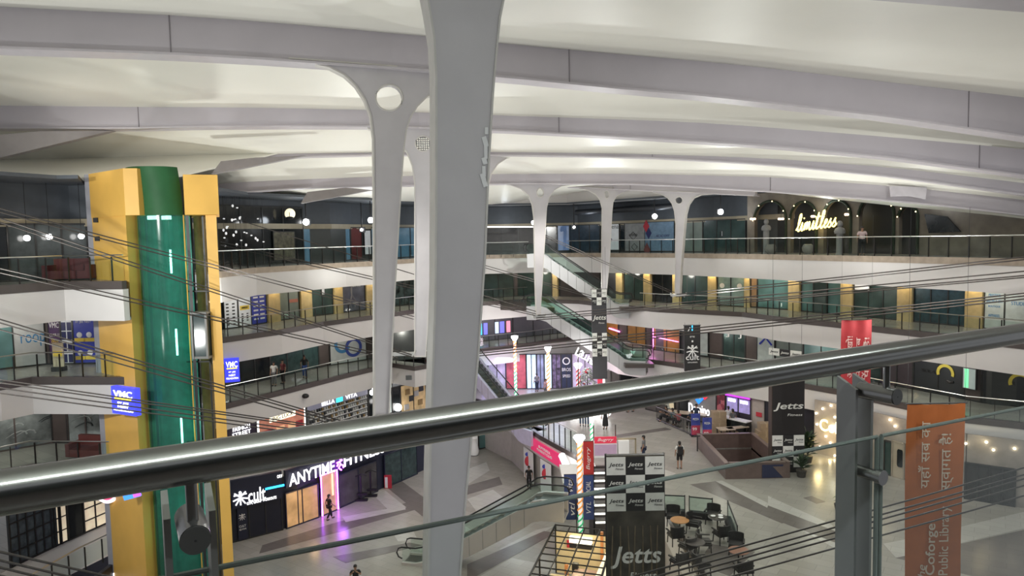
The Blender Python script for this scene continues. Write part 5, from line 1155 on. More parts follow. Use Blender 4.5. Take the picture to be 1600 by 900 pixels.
# black banner with the figure logo
d = 47.0
root, c, W, H = board((1069, 508, 1094, 600), d, 'black hanging banner with a white raised arms figure logo', mat('banner_black', (.016, .016, .017)), .12)
figure_logo(root, V((c.x, d - .08, at(1081, 549, d).z)), X, YN, .85, INKW); text('cult', INKW, root, (c.x, d - .08, at(1081, 558, d).z), X, UP, W * .82, .36, bold=.006); text('GYM & SPORTS', INKW, root, (c.x, d - .08, at(1081, 566, d).z), X, UP, W * .6, .08); text('BY THE', INKW, root, (c.x, d - .08, at(1081, 526, d).z), X, UP, .3, .1); text('1', INKW, root, (c.x, d - .08, at(1081, 533, d).z), X, UP, .1, .12)
MB().box((c.x - .01, d - .08, at(1081, 513, d).z), (.05, .02, .4)).build('blue_stripe', MATS['blue_line'], root); MB().tube([V((c.x - .3, d - .08, at(0, 0, d).z * 0 + at(1081, 518, d).z)), V((c.x - .15, d - .08, at(1081, 511, d).z))], .03, 5).build('white_stroke', INKW, root); hang(root, c, W, c.z + H / 2, 12.4)
# red and orange cloth banners with vertical lettering
def cloth(px, d, label, m, zb=None):
    xl, yt, xr, yb = px; a, b = at(xl, yt, d), at(xr, yt, d); z0 = a.z; z1 = at(xl, yb, d).z if zb is None else zb; W = b.x - a.x; c = V(((a.x + b.x) / 2, d, (z0 + z1) / 2))
    root = thing('cloth_banner', label, 'banner', (c.x, d, z1)); rows = []
    for i in range(25):
        v = i / 24; rows.append([V((a.x + W * j / 16, d + .03 * math.sin(j * .9 + v * 2) * (1 - v) ** 2 + .04 * math.sin(v * 5 + j * .3), z0 + (z1 - z0) * v - (.04 * math.sin(math.pi * j / 16) if i == 0 else 0))) for j in range(17)])
    mb = MB(); mb.grid(rows, (0, .01, 0)); mb.build('cloth', m, root, True)
    MB().tube([V((a.x - .05, d, z0)), V((b.x + .05, d, z0))], .02, 6).build('top_bar', STEELD, root)
    for s in (a.x, b.x): MB().tube([V((s, d, z0)), V((s, d, z0 + 5))], .005, 4).build('hanging_wire', STEELD, root)
    return root, a.x, W
def vtext(root, body, d, x0, x1, yb, yt, m, **k):
    p, q = at((x0 + x1) / 2, yb, d), at((x0 + x1) / 2, yt, d); x = (p.x + q.x) / 2; text(body, m, root, (x, d - .09, (p.z + q.z) / 2), UP, -X, q.z - p.z, at(x1, yb, d).x - at(x0, yb, d).x, ext=.004, **k)
PALE = mat('banner_letter_cream', (.62, .52, .40), .5, noise=0)
root, x, W = cloth((1418, 631, 1508, 900), 18.0, 'orange cloth banner with pale vertical lettering at right', mat('orange_cloth', (.42, .115, .02), .7, noise=.08), 8.2)
vtext(root, 'यहाँ सब का', 18, 1432, 1452, 761, 657, PALE); vtext(root, 'स्वागत है!', 18, 1463, 1487, 764, 676, PALE)
vtext(root, 'Coforge', 18, 1443, 1462, 896, 816, PALE, bold=.01); vtext(root, 'Public Library', 18, 1464, 1483, 896, 789, PALE); vtext(root, 'The', 18, 1431, 1442, 910, 880, PALE, shear=.3)
root, x, W = cloth((1315, 500, 1362, 645), 34.0, 'red cloth banner with pale vertical lettering behind the handrail', mat('red_cloth', (.42, .028, .035), .7, noise=.08), 9.2)
PALER = mat('banner_letter_pink', (.75, .55, .5), .5, noise=0)
vtext(root, 'आओ देखो!', 34, 1320, 1331, 590, 525, PALER); vtext(root, 'यहाँ सब', 34, 1334, 1344, 590, 527, PALER); vtext(root, 'पढ़ते हैं!', 34, 1347, 1358, 590, 527, PALER); vtext(root, 'Public Library', 34, 1342, 1352, 660, 581, PALER); vtext(root, 'Coforge', 34, 1330, 1339, 650, 596, PALER)
# low checkered strip on the second gallery railing
p = rect(E['2R'], 1203, 546, 1254, 557, .1); root = thing('checkered_sign', 'low three tile checkered sign on the gallery railing', 'sign', p[0]); c, r, W, H, n = p; c = c + UP * .0
for k in range(3):
    q = c + r * ((k - 1) * W / 3); t = MB().box(q, (W / 3, .06, H), r).build('check_tile', CHK[k % 2], root); text('Jetts', CHK[1 - k % 2], t, q + n * .035, r, UP, W / 3 * .75, H * .4, shear=.22, bold=.006)
# ================================================================== candy striped light poles
STR = [mat('pole_white', (1, 1, 1), emit=.5, noise=0), mat('pole_orange', (1, .38, .08), emit=.45, noise=0), mat('pole_green', (.05, .6, .25), emit=.35, noise=0), mat('pole_red', (.7, .04, .03), emit=.3, noise=0)]
def candy(x, yt, d, zb, label, r=.14, cols=(1, 2), amt=.55, pw=120):
    t = at(x, yt, d); base = V((t.x, d, zb)); H = t.z - zb - .35; root = thing('candy_pole', label, 'light pole', base, 'candy striped light poles')
    MB().tube([base, base + UP * H], r * .8, 12).build('core', STR[0], root, True)
    n = int(H / .12)
    for ci, (z0, z1) in zip(cols, ((H * (1 - amt), H), (0, H * (1 - amt)))):
        for ph in (0, math.pi):
            k = max(6, int((z1 - z0) / .05)); pts = [base + V((r * .85 * math.cos(ph + (z0 + (z1 - z0) * i / k) * 9), r * .85 * math.sin(ph + (z0 + (z1 - z0) * i / k) * 9), z0 + (z1 - z0) * i / k)) for i in range(k + 1)]
            MB().tube(pts, r * .35, 5).build('stripe', STR[ci], root)
    MB().lathe(base + UP * (H - .05), [(r, 0), (r * 1.7, .2), (r * 2.2, .27), (r * 2.0, .4), (0, .44)], 14).build('lamp_head', mat('pole_lamp', (1, 1, 1), emit=14, noise=0), root, True)
    MB().lathe(base, [(r * 1.6, 0), (r * 1.6, .08), (r, .12)], 12).build('base', STEELD, root)
    lamp('POINT', 'pole_lamp', base + UP * (H + .9), pw, (1, .98, .95), .3)
candy(804, 525, 62, 4.2, 'orange and green candy striped light pole, leftmost', amt=.55)
candy(856, 542, 59, 4.2, 'orange candy striped light pole in the middle of the back row', cols=(1, 1), amt=.5)
candy(903, 568, 55, 4.2, 'red candy striped light pole right of the middle one', cols=(3, 3), r=.15)
candy(924, 618, 47, 4.2, 'white and green candy striped light pole near the stairs', cols=(0, 2), amt=.5, r=.13, pw=60)
candy(905, 681, 39.3, 0, 'nearest candy striped light pole, orange above and green below', amt=.62, r=.15, pw=120)
# banners hung round the near pole
def flag(px, d, label, m, txt, dy=0, rot=True):
    xl, yt, xr, yb = px; a, b = at(xl, yt, d), at(xr, yt, d); t, u = at(xl, yt, d).z, at(xl, yb, d).z; c = V(((a.x + b.x) / 2, d, (t + u) / 2)); root = thing('hanging_banner', label, 'banner', (c.x, d, u))
    MB().box(c, (b.x - a.x, .06, t - u)).build('cloth', m, root)
    for s_, vm, hh in txt:
        if rot: text(s_, INKW, root, c + V((0, -.045, vm * (t - u))), UP, -X, (t - u) * hh * .85, (b.x - a.x) * .45, shear=.25, ext=.005)
        else: text(s_, INKW, root, c + V((0, -.045, vm * (t - u))), X, UP, (b.x - a.x) * .7, (t - u) * hh, ext=.005)
    MB().tube([V((a.x, d, t + .02)), V((b.x, d, t + .02))], .025, 6).build('top_bar', STEELD, root); MB().tube([V((b.x, d + .05, t)), V((b.x, d + .05, 0))], .03, 6).build('stand_post', STEELD, root)
flag((911, 690, 927, 742), 39.0, 'red banner with a white script word beside the nearest candy pole', mat('red_banner', (.42, .03, .03), .5, emit=.15), [('Bugrry', 0, .8)])
flag((911, 743, 927, 812), 38.9, 'blue green banner under the red one beside the candy pole', mat('blue_banner', (.03, .06, .22), .5), [('SOCIAL', .2, .4), ('VTL', -.22, .3)])
flag((881, 742, 900, 775), 39.3, 'upper navy banner left of the nearest candy pole', mat('blue_banner', (.03, .06, .22)), [('vita', 0, .7)]); flag((884, 777, 903, 812), 39.4, 'lower navy banner left of the nearest candy pole', mat('navy_banner', (.02, .04, .14)), [('vtl', 0, .7)])
# pink sign hung below the short railing
p = rect([E['1C'][9], E['1C'][10], E['1C'][11], E['1C'][12]], 833, 697, 877, 716, .12); c, r, W, H, n = p
root = thing('hanging_sign', 'bright pink sign with two white lines under the short glass railing', 'sign', c); MB().box(c, (W, .1, H), r).build('board', mat('pink_sign', (.75, .04, .16), .5, emit=.35, noise=0), root)
for k, s_ in enumerate(('SUPERSELL', 'MARKETCLUB')): text(s_, INKW, root, c + n * .06 + UP * (H * (.15 - .3 * k)), r, UP, W * (.42 + .1 * k), H * .2)
# lit arch edge beside the pink sign and wall posters under it
a_, b_ = at(878, 712, 45.4), at(886, 738, 43.6)
tag(MB().tube([a_, a_.lerp(b_, .5) + V((.1, 0, -.05)), b_], .22, 8).build('light_arch', mat('arch_glow', (1, 1, 1), emit=8, noise=0), None, True), 'blazing white light arch right of the pink sign', 'lamp')
E['CW'] = [E['1C'][9], E['1C'][10], E['1C'][11], E['1C'][12]]
for xl, xr, lab in ((820, 834, 'left'), (846, 862, 'right')):
    A, B, r, n = face('CW', xl, xr, 1.4, .0); root = thing('wall_poster', 'white poster with a red figure under the pink sign, the %s one' % lab, 'poster', (A.x, A.y, .3)); cc = (A + B) / 2
    MB().box(cc + n * .05 + UP * 1.4, ((B - A).length, .06, 2.3), r).build('printed_panel', INKW, root); MB().ball(cc + n * .1 + UP * 1.7, .3, 10, (.8, .2, 1.3)).build('printed_figure', REDP, root); MB().ball(cc + n * .1 + UP * 2.2 - r * .1, .16, 10, (1, .3, 1)).build('printed_cap', BLUE, root)
# lit stair
ST = thing('stair', 'stair with white lit nosings beside the black checkered banner', 'stair', (6.0, 36, 0))
for i in range(7, 14):
    y = 35.2 + i * .5; z = .3 * (i + 1)
    MB().bb(4.4, 7.4, y, y + .52, 0, z).build('step', mat('stair_dark', (.07, .06, .06)), ST); MB().bb(4.4, 7.4, y - .03, y, z - .16, z - .06).build('lit_nosing', mat('nosing_glow', (1, .96, .88), emit=3, noise=0), ST)
MB().tube([V((4.35, 38.8, 3.3)), V((4.35, 42, 5.3))], .03, 6).build('handrail', RAILM, ST)
# snowy tree and curved script sign
p = at(918, 604, 55); TR = thing('festive_tree', 'pale decorated festive tree behind the candy poles', 'tree', (p.x, p.y, 4.2))
mb = MB()
for i in range(260):
    t = random.random() ** .7; a = random.uniform(0, 6.28); rr = (1 - t) * 1.15 + .08; c = V((p.x + rr * math.cos(a), p.y + rr * math.sin(a), 4.9 + t * 3.1)); dr = V((math.cos(a), math.sin(a), -.3)); mb.tube([c, c + dr * .28], .07, 4, .01)
mb.build('foliage', mat('frosted_needles', (.34, .36, .36), .8, noise=.4), TR); MB().tube([V((p.x, p.y, 4.2)), V((p.x, p.y, 7.9))], .1, 6, .03).build('trunk', BRN, TR)
for i in range(26):
    t = random.random(); a = random.uniform(3.2, 6.2); rr = (1 - t) * 1.2 + .1; MB().ball((p.x + rr * math.cos(a), p.y + rr * math.sin(a), 4.9 + t * 3), .09, 6).build('bauble', REDP if i % 2 else INKW, TR)
sn = MB()
for i in range(30): sn.ball((p.x + random.uniform(-1.3, 1.5), p.y - .8 + random.uniform(-.4, .4), 4.3 + random.uniform(0, .5)), random.uniform(.15, .3), 8)
sn.build('snow_base', mat('snow_glow', (1, 1, 1), emit=1.6, noise=0), TR, True)
sc = at(913, 556, 54); sg = thing('script_sign', 'slanting white letters falling to the right above the festive tree', 'sign', sc)
for k, ch in enumerate('LaLuna'):
    q = at(904 + k * 4.2, 550 + k * 2.6 + (k / 5) ** 2 * 4, 54); text(ch, GLOW, sg, q, V((1, 0, -.5)), V((.5, 0, 1)), .3 if k else .38, .62 - k * .06, bold=.006)
MB().tube([at(902, 551, 54.1), at(915, 562, 54.1), at(929, 574, 54.1)], .06, 6).build('sign_arm', DARK, sg); MB().tube([at(903, 553, 54.1), V((at(903, 553, 54.1).x, 54.1, 4.2))], .05, 6).build('sign_post', STEEL, sg)
# ================================================================== kiosk with the open grid roof
K1, K2 = onz(868, 820, 2.7), onz(825, 905, 2.7); K2 = K1 + (K2 - K1) * 1.25; kr = V((2.75, -.9, 0)); KI = thing('kiosk', 'warm lit kiosk under an open black grid roof at the bottom', 'kiosk', ((K1.x + K2.x) / 2 + 1.4, (K1.y + K2.y) / 2, 0))
BLK = mat('black_steel_bar', (.02, .018, .016), .45, .4)
mb = MB()
for i in range(12): t = i / 11; P = K1.lerp(K2, t); mb.tube([P, P + kr * 1.12], .035, 5)
for i in range(5): t = i / 4 * 1.12; mb.tube([K1 + kr * t, K2 + kr * t], .04 if i % 4 else .06, 5)
mb.build('roof_grid', BLK, KI)
for P in (K1, K2, K1 + kr * 1.12, K2 + kr * 1.12, K1.lerp(K2, .5)): MB().tube([P, V((P.x, P.y, 0))], .05, 6).build('corner_post', BLK, KI)
kd = (K2 - K1).normalized(); kx = kr.normalized()
KW = mat('kiosk_cream_board', (.72, .58, .34), .5, emit=.15)
MB().box(K1 + kr * .5 + kd * .15 - UP * 1.4, (kr.length * .95, .1, 2.3), kr).build('back_board', KW, KI); MB().box(K1 + kr * .5 + kd * .3 - UP * .55, (1.2, .3, .3), kr).build('hood', mat('kiosk_lamp_white', (1, .95, .85), emit=1.2, noise=0), KI); MB().box(K1 + kr * .5 + kd * .32 - UP * .85, (1.2, .25, .25), kr).build('hood_base', DARK, KI)
MB().box(K1 + kr * .9 + kd * .5 - UP * 1.2, (.14, .14, 2.6), kr).build('orange_post', mat('kiosk_orange', (.7, .28, .1), .5), KI)
MB().box(K1 + kr * .25 + kd * 3.4 - UP * 1.95, (1.0, 1.6, 1.0), kr).build('counter', KW, KI); MB().box(K1 + kr * .7 + kd * 2.6 - UP * 1.75, (1.2, 1.0, 1.0), kr).build('counter', mat('kiosk_rose_counter', (.42, .26, .2), .4), KI); MB().box(K1 + kr * .35 + kd * 2.2 - UP * 1.55, (.16, .2, 1.0), kr).build('menu_stand', MATS['kiosk_orange'], KI); MB().box(K1 + kr * .5 + kd * 2.1 - UP * 1.3, (.3, .25, .6), kr).build('machine', DARK, KI)
MB().box(K1 + kr * .3 + kd * .4 - UP * .8, (.35, .05, .4), kr).build('red_notice', REDP, KI); MB().box(K1 + kr * .75 + kd * 5.2 - UP * 2.0, (1.4, .8, .9), kr).build('counter', MATS['kiosk_rose_counter'], KI)
MB().box(K1 + kr * 1.05 + kd * 3.5 - UP * 1.3, (.12, 4.5, 2.3), kr).build('lit_sign_wall', mat('kiosk_lit_wall', (1, .85, .6), emit=1.0, noise=.4), KI)
lamp('POINT', 'kiosk_lamp', K1 + kr * .5 + kd * 1.5 - UP * .3, 55, (1, .8, .5), .2); lamp('POINT', 'kiosk_lamp', K1 + kr * .5 + kd * 4 - UP * .3, 45, (1, .8, .5), .2)
mb = MB(); mb.hex([p - UP * 2.69 for p in (K1, K2, K2 + kr * 1.1, K1 + kr * 1.1)], [p - UP * 2.66 for p in (K1, K2, K2 + kr * 1.1, K1 + kr * 1.1)]); mb.build('floor_mat', mat('kiosk_floor', (.3, .26, .2)), KI)
# ================================================================== right side of the ground gallery
E['R1'] = offset(E['2R'][10:], .35)
STONE = mat('grey_stone_cladding', (.30, .27, .245), .6, noise=.2, scale=1.2, bump=.2)
r_, c, r, n, L, h = poster('R1', 1, 1079, 1121, .05, 2.5, 'grey wall with a glowing red and blue tile logo and white letters', mat('grey_logo_wall', (.27, .265, .27), .5))
text('Domino', GLOW, r_, c - UP * .35 - r * .3 + n * .05, r, UP, L * .78, .7, bold=.006)
q = c + UP * .62 + n * .05 - r * .1
s2 = .62
for k, (mm, a) in enumerate(((mat('logo_red', (.8, .02, .05), emit=1.2, noise=0), 1), (mat('logo_blue', (.02, .2, .7), emit=1.2, noise=0), -1))):
    ctr = q + (r * .5 + UP * .35) * (s2 * .62 * (1 if k == 0 else -1) * .9) * (1 if k == 0 else 1)
    ctr = q + r * (.36 if k == 0 else -.2) + UP * (.3 if k == 0 else -.12)
    mb = MB(); mb.prism([ctr + UP * .5 * .9, ctr + r * .45, ctr - UP * .5 * .9, ctr - r * .45], n * .05); t_ = mb.build('logo_tile', mm, r_)
    for du, dv in (((0, 0),) if k == 0 else ((-.14, .05), (.14, .05))): MB().tube([ctr + r * du + UP * dv + n * .05, ctr + r * du + UP * dv + n * .07], .09, 12).build('logo_dot', INKW, t_)
shop('R1', 1, 1062, 1078, 'dark doorway left of the grey logo wall', GK, 1, cat='door')
r0 = shop('R1', 1, 1010, 1061, 'dim shop window left of the dark doorway with a bright picture', mat('dim_brown_window', (.09, .08, .075), .3), 3)
poster('R1', 1, 1041, 1056, .5, 1.6, 'cream picture with red figures behind the fenced tables', stripes_mat('cream_picture', [(.75, .65, .4), (.5, .15, .1), (.7, .6, .4), (.3, .3, .25)], 3, .2), off=.18)
poster('R1', 1, 1122, 1135, .5, 1.9, 'dark red menu poster right of the grey logo wall', stripes_mat('red_menu', [(.2, .03, .05), (.05, .02, .05), (.35, .1, .12), (.12, .02, .03)], 3.2, .15))
r_, c, r, n, L, z, h = shop('R1', 1, 1137, 1175, 'food counter with two lilac menu screens', mat('counter_dark', (.05, .04, .06), .4), 2)
for u in (-.26, .24):
    MB().box(c + r * (u * L) + n * .08 + UP * (z + 1.85), (L * .42, .08, .95), r).build('menu_screen', mat('menu_lilac', (.32, .27, .55), emit=.45, noise=.3, scale=3), r_); MB().box(c + r * (u * L) + n * .14 + UP * (z + 2.15), (L * .3, .04, .2), r).build('screen_glow', mat('screen_white', (.85, .8, 1), emit=2.5, noise=0), r_)
MB().box(c + n * .2 + UP * (z + 2.5), (L * 1.0, .1, .12), r).build('violet_strip', mat('violet_strip', (.5, .05, .6), emit=1.0, noise=0), r_)
p = c + n * .75; root = thing('service_counter', 'dark food counter with a pale edge under the menu screens', 'counter', (p.x, p.y, 4.2)); MB().box(p + UP * (4.2 + .5), (2.6, .6, 1.0), r).build('body', GK, root); MB().box(p + UP * 5.23, (2.7, .7, .06), r).build('counter_top', INKW, root)
shop('R1', 1, 1176, 1195, 'pale pillar with a small red and black notice', mat('pale_pillar', (.42, .37, .34), .5), 1, cat='pillar', frame=mat('pale_pillar_edge', (.30, .26, .24)))
A, B, r, n = face('R1', 1183, 1192, 5.9, .13); tag(MB().box((A + B) / 2 + UP * 5.7, ((B - A).length, .03, .3), r).build('notice', REDP), 'small red notice on the pale pillar', 'notice')
shop('R1', 1, 1196, 1273, 'dark navy shopfront behind the hanging black banner', mat('navy_front', (.025, .026, .036), .3), 3)
# stone wall with star lamps and the glowing word
E['R0'] = offset(E['2R'][10:], -.28)
A, B, r, n = face('R0', 1274, 1640, 5.5, .1); L = (B - A).length; root = thing('stone_wall', 'grey stone clad wall sprinkled with small lamps at right', 'wall', (A.x, A.y, 4.2))
pl = [zrow('R0', x, 5.5) for x in (1274, 1314, 1360, 1415, 1460, 1510, 1560, 1600, 1640)]; mb = MB()
for a, b in zip(pl, pl[1:]):
    rr = V((b.x - a.x, b.y - a.y, 0)).normalized(); nn = V((rr.y, -rr.x, 0)) * .12
    mb.hex([V((a.x, a.y, 4.2)), V((b.x, b.y, 4.2)), V((b.x, b.y, 4.2)) + nn, V((a.x, a.y, 4.2)) + nn], [V((a.x, a.y, 7.62)), V((b.x, b.y, 7.62)), V((b.x, b.y, 7.62)) + nn, V((a.x, a.y, 7.62)) + nn])
mb.build('cladding', STONE, root)
STAR = mat('star_lamp', (1, .85, .6), emit=16, noise=0)
for i, (x, y) in enumerate(((1288, 638), (1301, 633), (1278, 645), (1307, 651), (1279, 662), (1293, 681), (1300, 691), (1284, 697), (1307, 711), (1393, 655), (1401, 665), (1512, 692), (1544, 690), (1555, 702), (1588, 700))):
    P = onpoly(x, y, E['R0']); rr = (B - A).normalized(); P = P + n * .2; MB().ball(P, .055, 8).build('star_lamp', STAR, root, True)
    if i in (1, 5, 8, 9, 12): lamp('POINT', 'star_glow', P + n * .5, 7, (1, .75, .4), .08)
A, B, r, n = face('R0', 1285, 1317, 5.3, .3); P0 = onpoly(1301, 665, E['R0']); sg = thing('glowing_sign', 'glowing yellow white word on the grey stone wall', 'sign', (A.x, A.y, P0.z))
text('Coll', mat('warm_glow_letter', (1, .85, .35), emit=4, noise=0), sg, V(((A.x + B.x) / 2, (A.y + B.y) / 2, P0.z)), r, UP, (B - A).length, .75, bold=.01); MB().ball(V(((A.x + B.x) / 2 + .15, (A.y + B.y) / 2 - .2, P0.z - .1)), .16, 8).build('bulb', LAMPW, sg, True)
lamp('POINT', 'sign_glow', V(((A.x + B.x) / 2, (A.y + B.y) / 2, 5.2)) + n * 1.2, 50, (1, .7, .3), .2)
shop('R0', 1, 1386, 1397, 'dark narrow door in the stone wall', GD, 1, h=2.0, off=.2, cat='door')
r_, c, r, n, L, z, h = shop('R0', 1, 1398, 1416, 'beige door with a black rounded window left of the orange banner', mat('beige_door', (.42, .36, .28), .5), 1, h=2.1, off=.2, cat='door', frame=mat('beige_frame', (.36, .31, .25)))
mb = MB(); q = c + n * .05 + r * (L * .22) + UP * (z + 1.2); mb.prism([q + r * (a * .16) + UP * (b * .5) for a, b in ((-1, -.8), (-.7, -1), (.7, -1), (1, -.8), (1, .8), (.7, 1), (-.7, 1), (-1, .8))], n * .05); mb.build('window', GK, r_)
shop('R0', 1, 1508, 1586, 'dark glass entrance under the star lamps right of the orange banner', mat('dark_entrance', (.035, .036, .036), .15, noise=.3), 4, h=1.95, off=.2)
# ================================================================== stair pit, furniture, plants
x0, x1, y0, y1 = PIT; PW = mat('brown_parapet', (.125, .085, .075), .45, noise=.12); root = thing('stair_pit', 'brown walled stair pit in the gallery floor at right', 'stairwell', ((x0 + x1) / 2, y0, 4.2))
for nm, bx in (('left_wall', (x0 - .2, x0, y0 - .2, y1 + .2)), ('right_wall', (x1, x1 + .2, y0 - .2, y1 + .2)), ('front_wall', (x0, x1, y0 - .2, y0)), ('back_wall', (x0, x1, y1, y1 + .2))):
    MB().bb(*bx, 2.2, 5.1).build(nm, PW, root); MB().bb(bx[0] - .03, bx[1] + .03, bx[2] - .03, bx[3] + .03, 5.1, 5.15).build('coping', mat('brown_coping', (.16, .115, .10), .3), root)
MB().bb(x0, x1, y0, y1, 2.2, 2.3).build('pit_floor', mat('pit_navy', (.012, .014, .03), .5), root)
MB().bb(x0 + 1.9, x0 + 3.1, y0 - .24, y0 - .2, 4.25, 5.0).build('navy_panel', mat('navy_panel', (.015, .02, .06), .4), root); mb = MB(); mb.prism([(x0 + 2.5, y0 - .26, 4.9), (x0 + 3.1, y0 - .26, 4.9), (x0 + 3.1, y0 - .26, 4.25)], (0, .04, 0)); mb.build('brown_triangle', PW, root)
MB().bb(x0 - .42, x0 - .36, y1 - .6, y1 - .5, 4.2, 5.2).build('rail_post', DARK, root); MB().tube([(x0 - .6, y1 - .55, 5.2), (x0 - .2, y1 - .55, 5.2)], .04, 6).build('rail_arm', DARK, root)
LEAF = mat('plant_leaf', (.03, .06, .025), .6, noise=.5, scale=9); POT = mat('plant_pot', (.05, .045, .04), .6)
def plant(P, label, hgt=1.1, R=.6, n=60, fr=False):
    P = V(P); root = thing('potted_plant', label, 'plant', P)
    MB().lathe(P, [(.0, 0), (.22, 0), (.3, .4), (.26, .42), (.0, .4)], 12).build('pot', POT, root, True); mb = MB()
    for i in range(n):
        a = random.uniform(0, 6.28); t = random.random(); el = random.uniform(.2, 1.3); d = V((math.cos(a) * math.cos(el), math.sin(a) * math.cos(el), math.sin(el)))
        s = P + UP * (.4 + t * hgt * .5); e = s + d * (R * random.uniform(.5, 1.1)); w = d.cross(UP).normalized() * (.035 if fr else .07); m_ = s.lerp(e, .55) + UP * .05
        mb.add([s, m_ - w, e - UP * (.12 if fr else .02), m_ + w], [(0, 1, 2, 3)])
    mb.build('leaves', LEAF, root); MB().tube([P + UP * .3, P + UP * (.4 + hgt * .5)], .03, 5).build('stem', BRN, root)
plant(onz(1252, 745, 4.2), 'green leafy potted plant beside the stair pit', 1.0, .7); plant(onz(1262, 722, 4.2), 'tall dark potted plant against the navy shopfront', 2.4, .8, 90); plant(onz(1313, 800, 4.2), 'sparse palm plant left of the steel post', 1.0, .8, 16, True)
# dark armchairs
CH = mat('dark_woven_chair', (.022, .021, .020), .6, noise=.3, scale=20); LEGM = mat('chair_leg_black', (.012, .012, .012), .4); GCH = mat('grey_woven_chair', (.06, .056, .052), .6, noise=.3, scale=20)
def armchair(P, rz, label, m=CH):
    root = thing('armchair', label, 'chair', P, 'cafe armchairs'); root.rotation_euler = (0, 0, rz)
    def b(x, y, z, sx, sy, sz, nm, mm=m): o = MB().bb(x - sx / 2, x + sx / 2, y - sy / 2, y + sy / 2, z, z + sz).build(nm, mm); o.parent = root
    b(0, 0, .38, .62, .6, .1, 'seat'); b(0, 0, .48, .56, .54, .05, 'cushion')
    mb = MB(); rows = [[V((.33 * math.sin(t), -.12 - .2 * math.cos(t), z)) for t in [-1.5 + 3 * i / 12 for i in range(13)]] for z in (.44, .62, .9)]; mb.grid(rows, (0, -.05, 0)); o = mb.build('backrest', m, None, True); o.parent = root
    for s in (-1, 1): b(s * .33, .05, .62, .07, .5, .05, 'armrest')
    for sx in (-1, 1):
        for sy in (-1, 1): o = MB().tube([(sx * .27, sy * .25, .38), (sx * .29, sy * .28, 0)], .025, 6).build('leg', LEGM); o.parent = root
    return root
def cafe_table(P, label, top=mat('table_black', (.03, .028, .026), .3), dish=0):
    P = V(P); root = thing('cafe_table', label, 'table', P, 'cafe tables')
    MB().lathe(P, [(0, .70), (.42, .70), (.44, .72), (.42, .745), (0, .745)], 20).build('tabletop', top, root, True); MB().tube([P + UP * .05, P + UP * .7], .035, 8).build('pedestal', LEGM, root)
    for k in range(4): a = k * math.pi / 2 + .4; MB().tube([P + UP * .06, P + V((.32 * math.cos(a), .32 * math.sin(a), .02))], .025, 6).build('foot', LEGM, root)
    for k in range(dish):
        q = P + V((.2 * math.cos(k * 2.4 + .5), .2 * math.sin(k * 2.4 + .5), .747)); o = MB().lathe(q, [(0, 0), (.06, 0), (.12, .025), (0, .012)], 14).build('plate', INKW, None, True); tag(o, 'white plate on %s, the %s' % (label.split(',')[0], ('first', 'second', 'third')[k]), 'plate', 'cafe plates')
for x, y, rz, lab, m_ in ((1114, 818, 2.6, 'dark woven armchair behind the plate laden table', CH), (1128, 848, .3, 'dark woven armchair in front of the plate laden table', CH), (1052, 820, 2.9, 'dark woven armchair behind the amber table', CH), (1084, 832, 4.2, 'dark woven armchair right of the amber table', CH), (1056, 850, .2, 'dark woven armchair in front of the amber table', CH),
                     (1075, 868, .6, 'grey woven armchair left of the grey table', GCH), (1100, 862, 4.6, 'grey woven armchair right of the grey table', GCH), (1062, 892, .5, 'grey woven armchair lowest by the tall checkered banner', GCH), (1096, 896, 4.9, 'grey woven armchair lowest, right of its neighbour', GCH), (1150, 866, 2.8, 'dark woven armchair behind the cables at the rosy table', CH), (1162, 906, .1, 'dark woven armchair in front of the rosy table', CH)):
    armchair(onz(x, y, 4.2), rz, lab, m_)
cafe_table(onz(1121, 831, 4.2), 'round dark table set with plates, near the glass screens', dish=3); cafe_table(onz(1062, 836, 4.2), 'round amber table beside the banner', mat('amber_table', (.45, .22, .08), .35)); cafe_table(onz(1086, 872, 4.2), 'round grey table between grey armchairs', mat('grey_table', (.09, .08, .075), .35)); cafe_table(onz(1154, 886, 4.2), 'round rosy table behind the near cables', mat('rosy_table', (.25, .12, .08), .35))
def screen(a, b, label, base=True):
    a, b = V(a), V(b); root = thing('glass_screen', label, 'screen', a, 'cafe glass screens'); r = (b - a).normalized(); L = (b - a).length; c = (a + b) / 2
    MB().box(c + UP * .62, (L, .02, .8), r).build('glass_panel', RAILG, root); MB().box(c + UP * 1.04, (L, .05, .05), r).build('top_rail', DARK, root); MB().box(c + UP * .16, (L, .3, .32), r).build('planter_base', mat('planter_black', (.015, .015, .016), .5), root)
    for e in (a, b): MB().box(e + UP * .55, (.04, .04, 1.1)).build('post', DARK, root)
screen(onz(1034, 805, 4.2), onz(1070, 807, 4.2), 'left glass screen on a black planter behind the armchairs'); screen(onz(1077, 808, 4.2), onz(1113, 812, 4.2), 'right glass screen on a black planter behind the armchairs'); screen(onz(1137, 816, 4.2), onz(1152, 858, 4.2), 'side glass screen running towards us right of the armchairs')
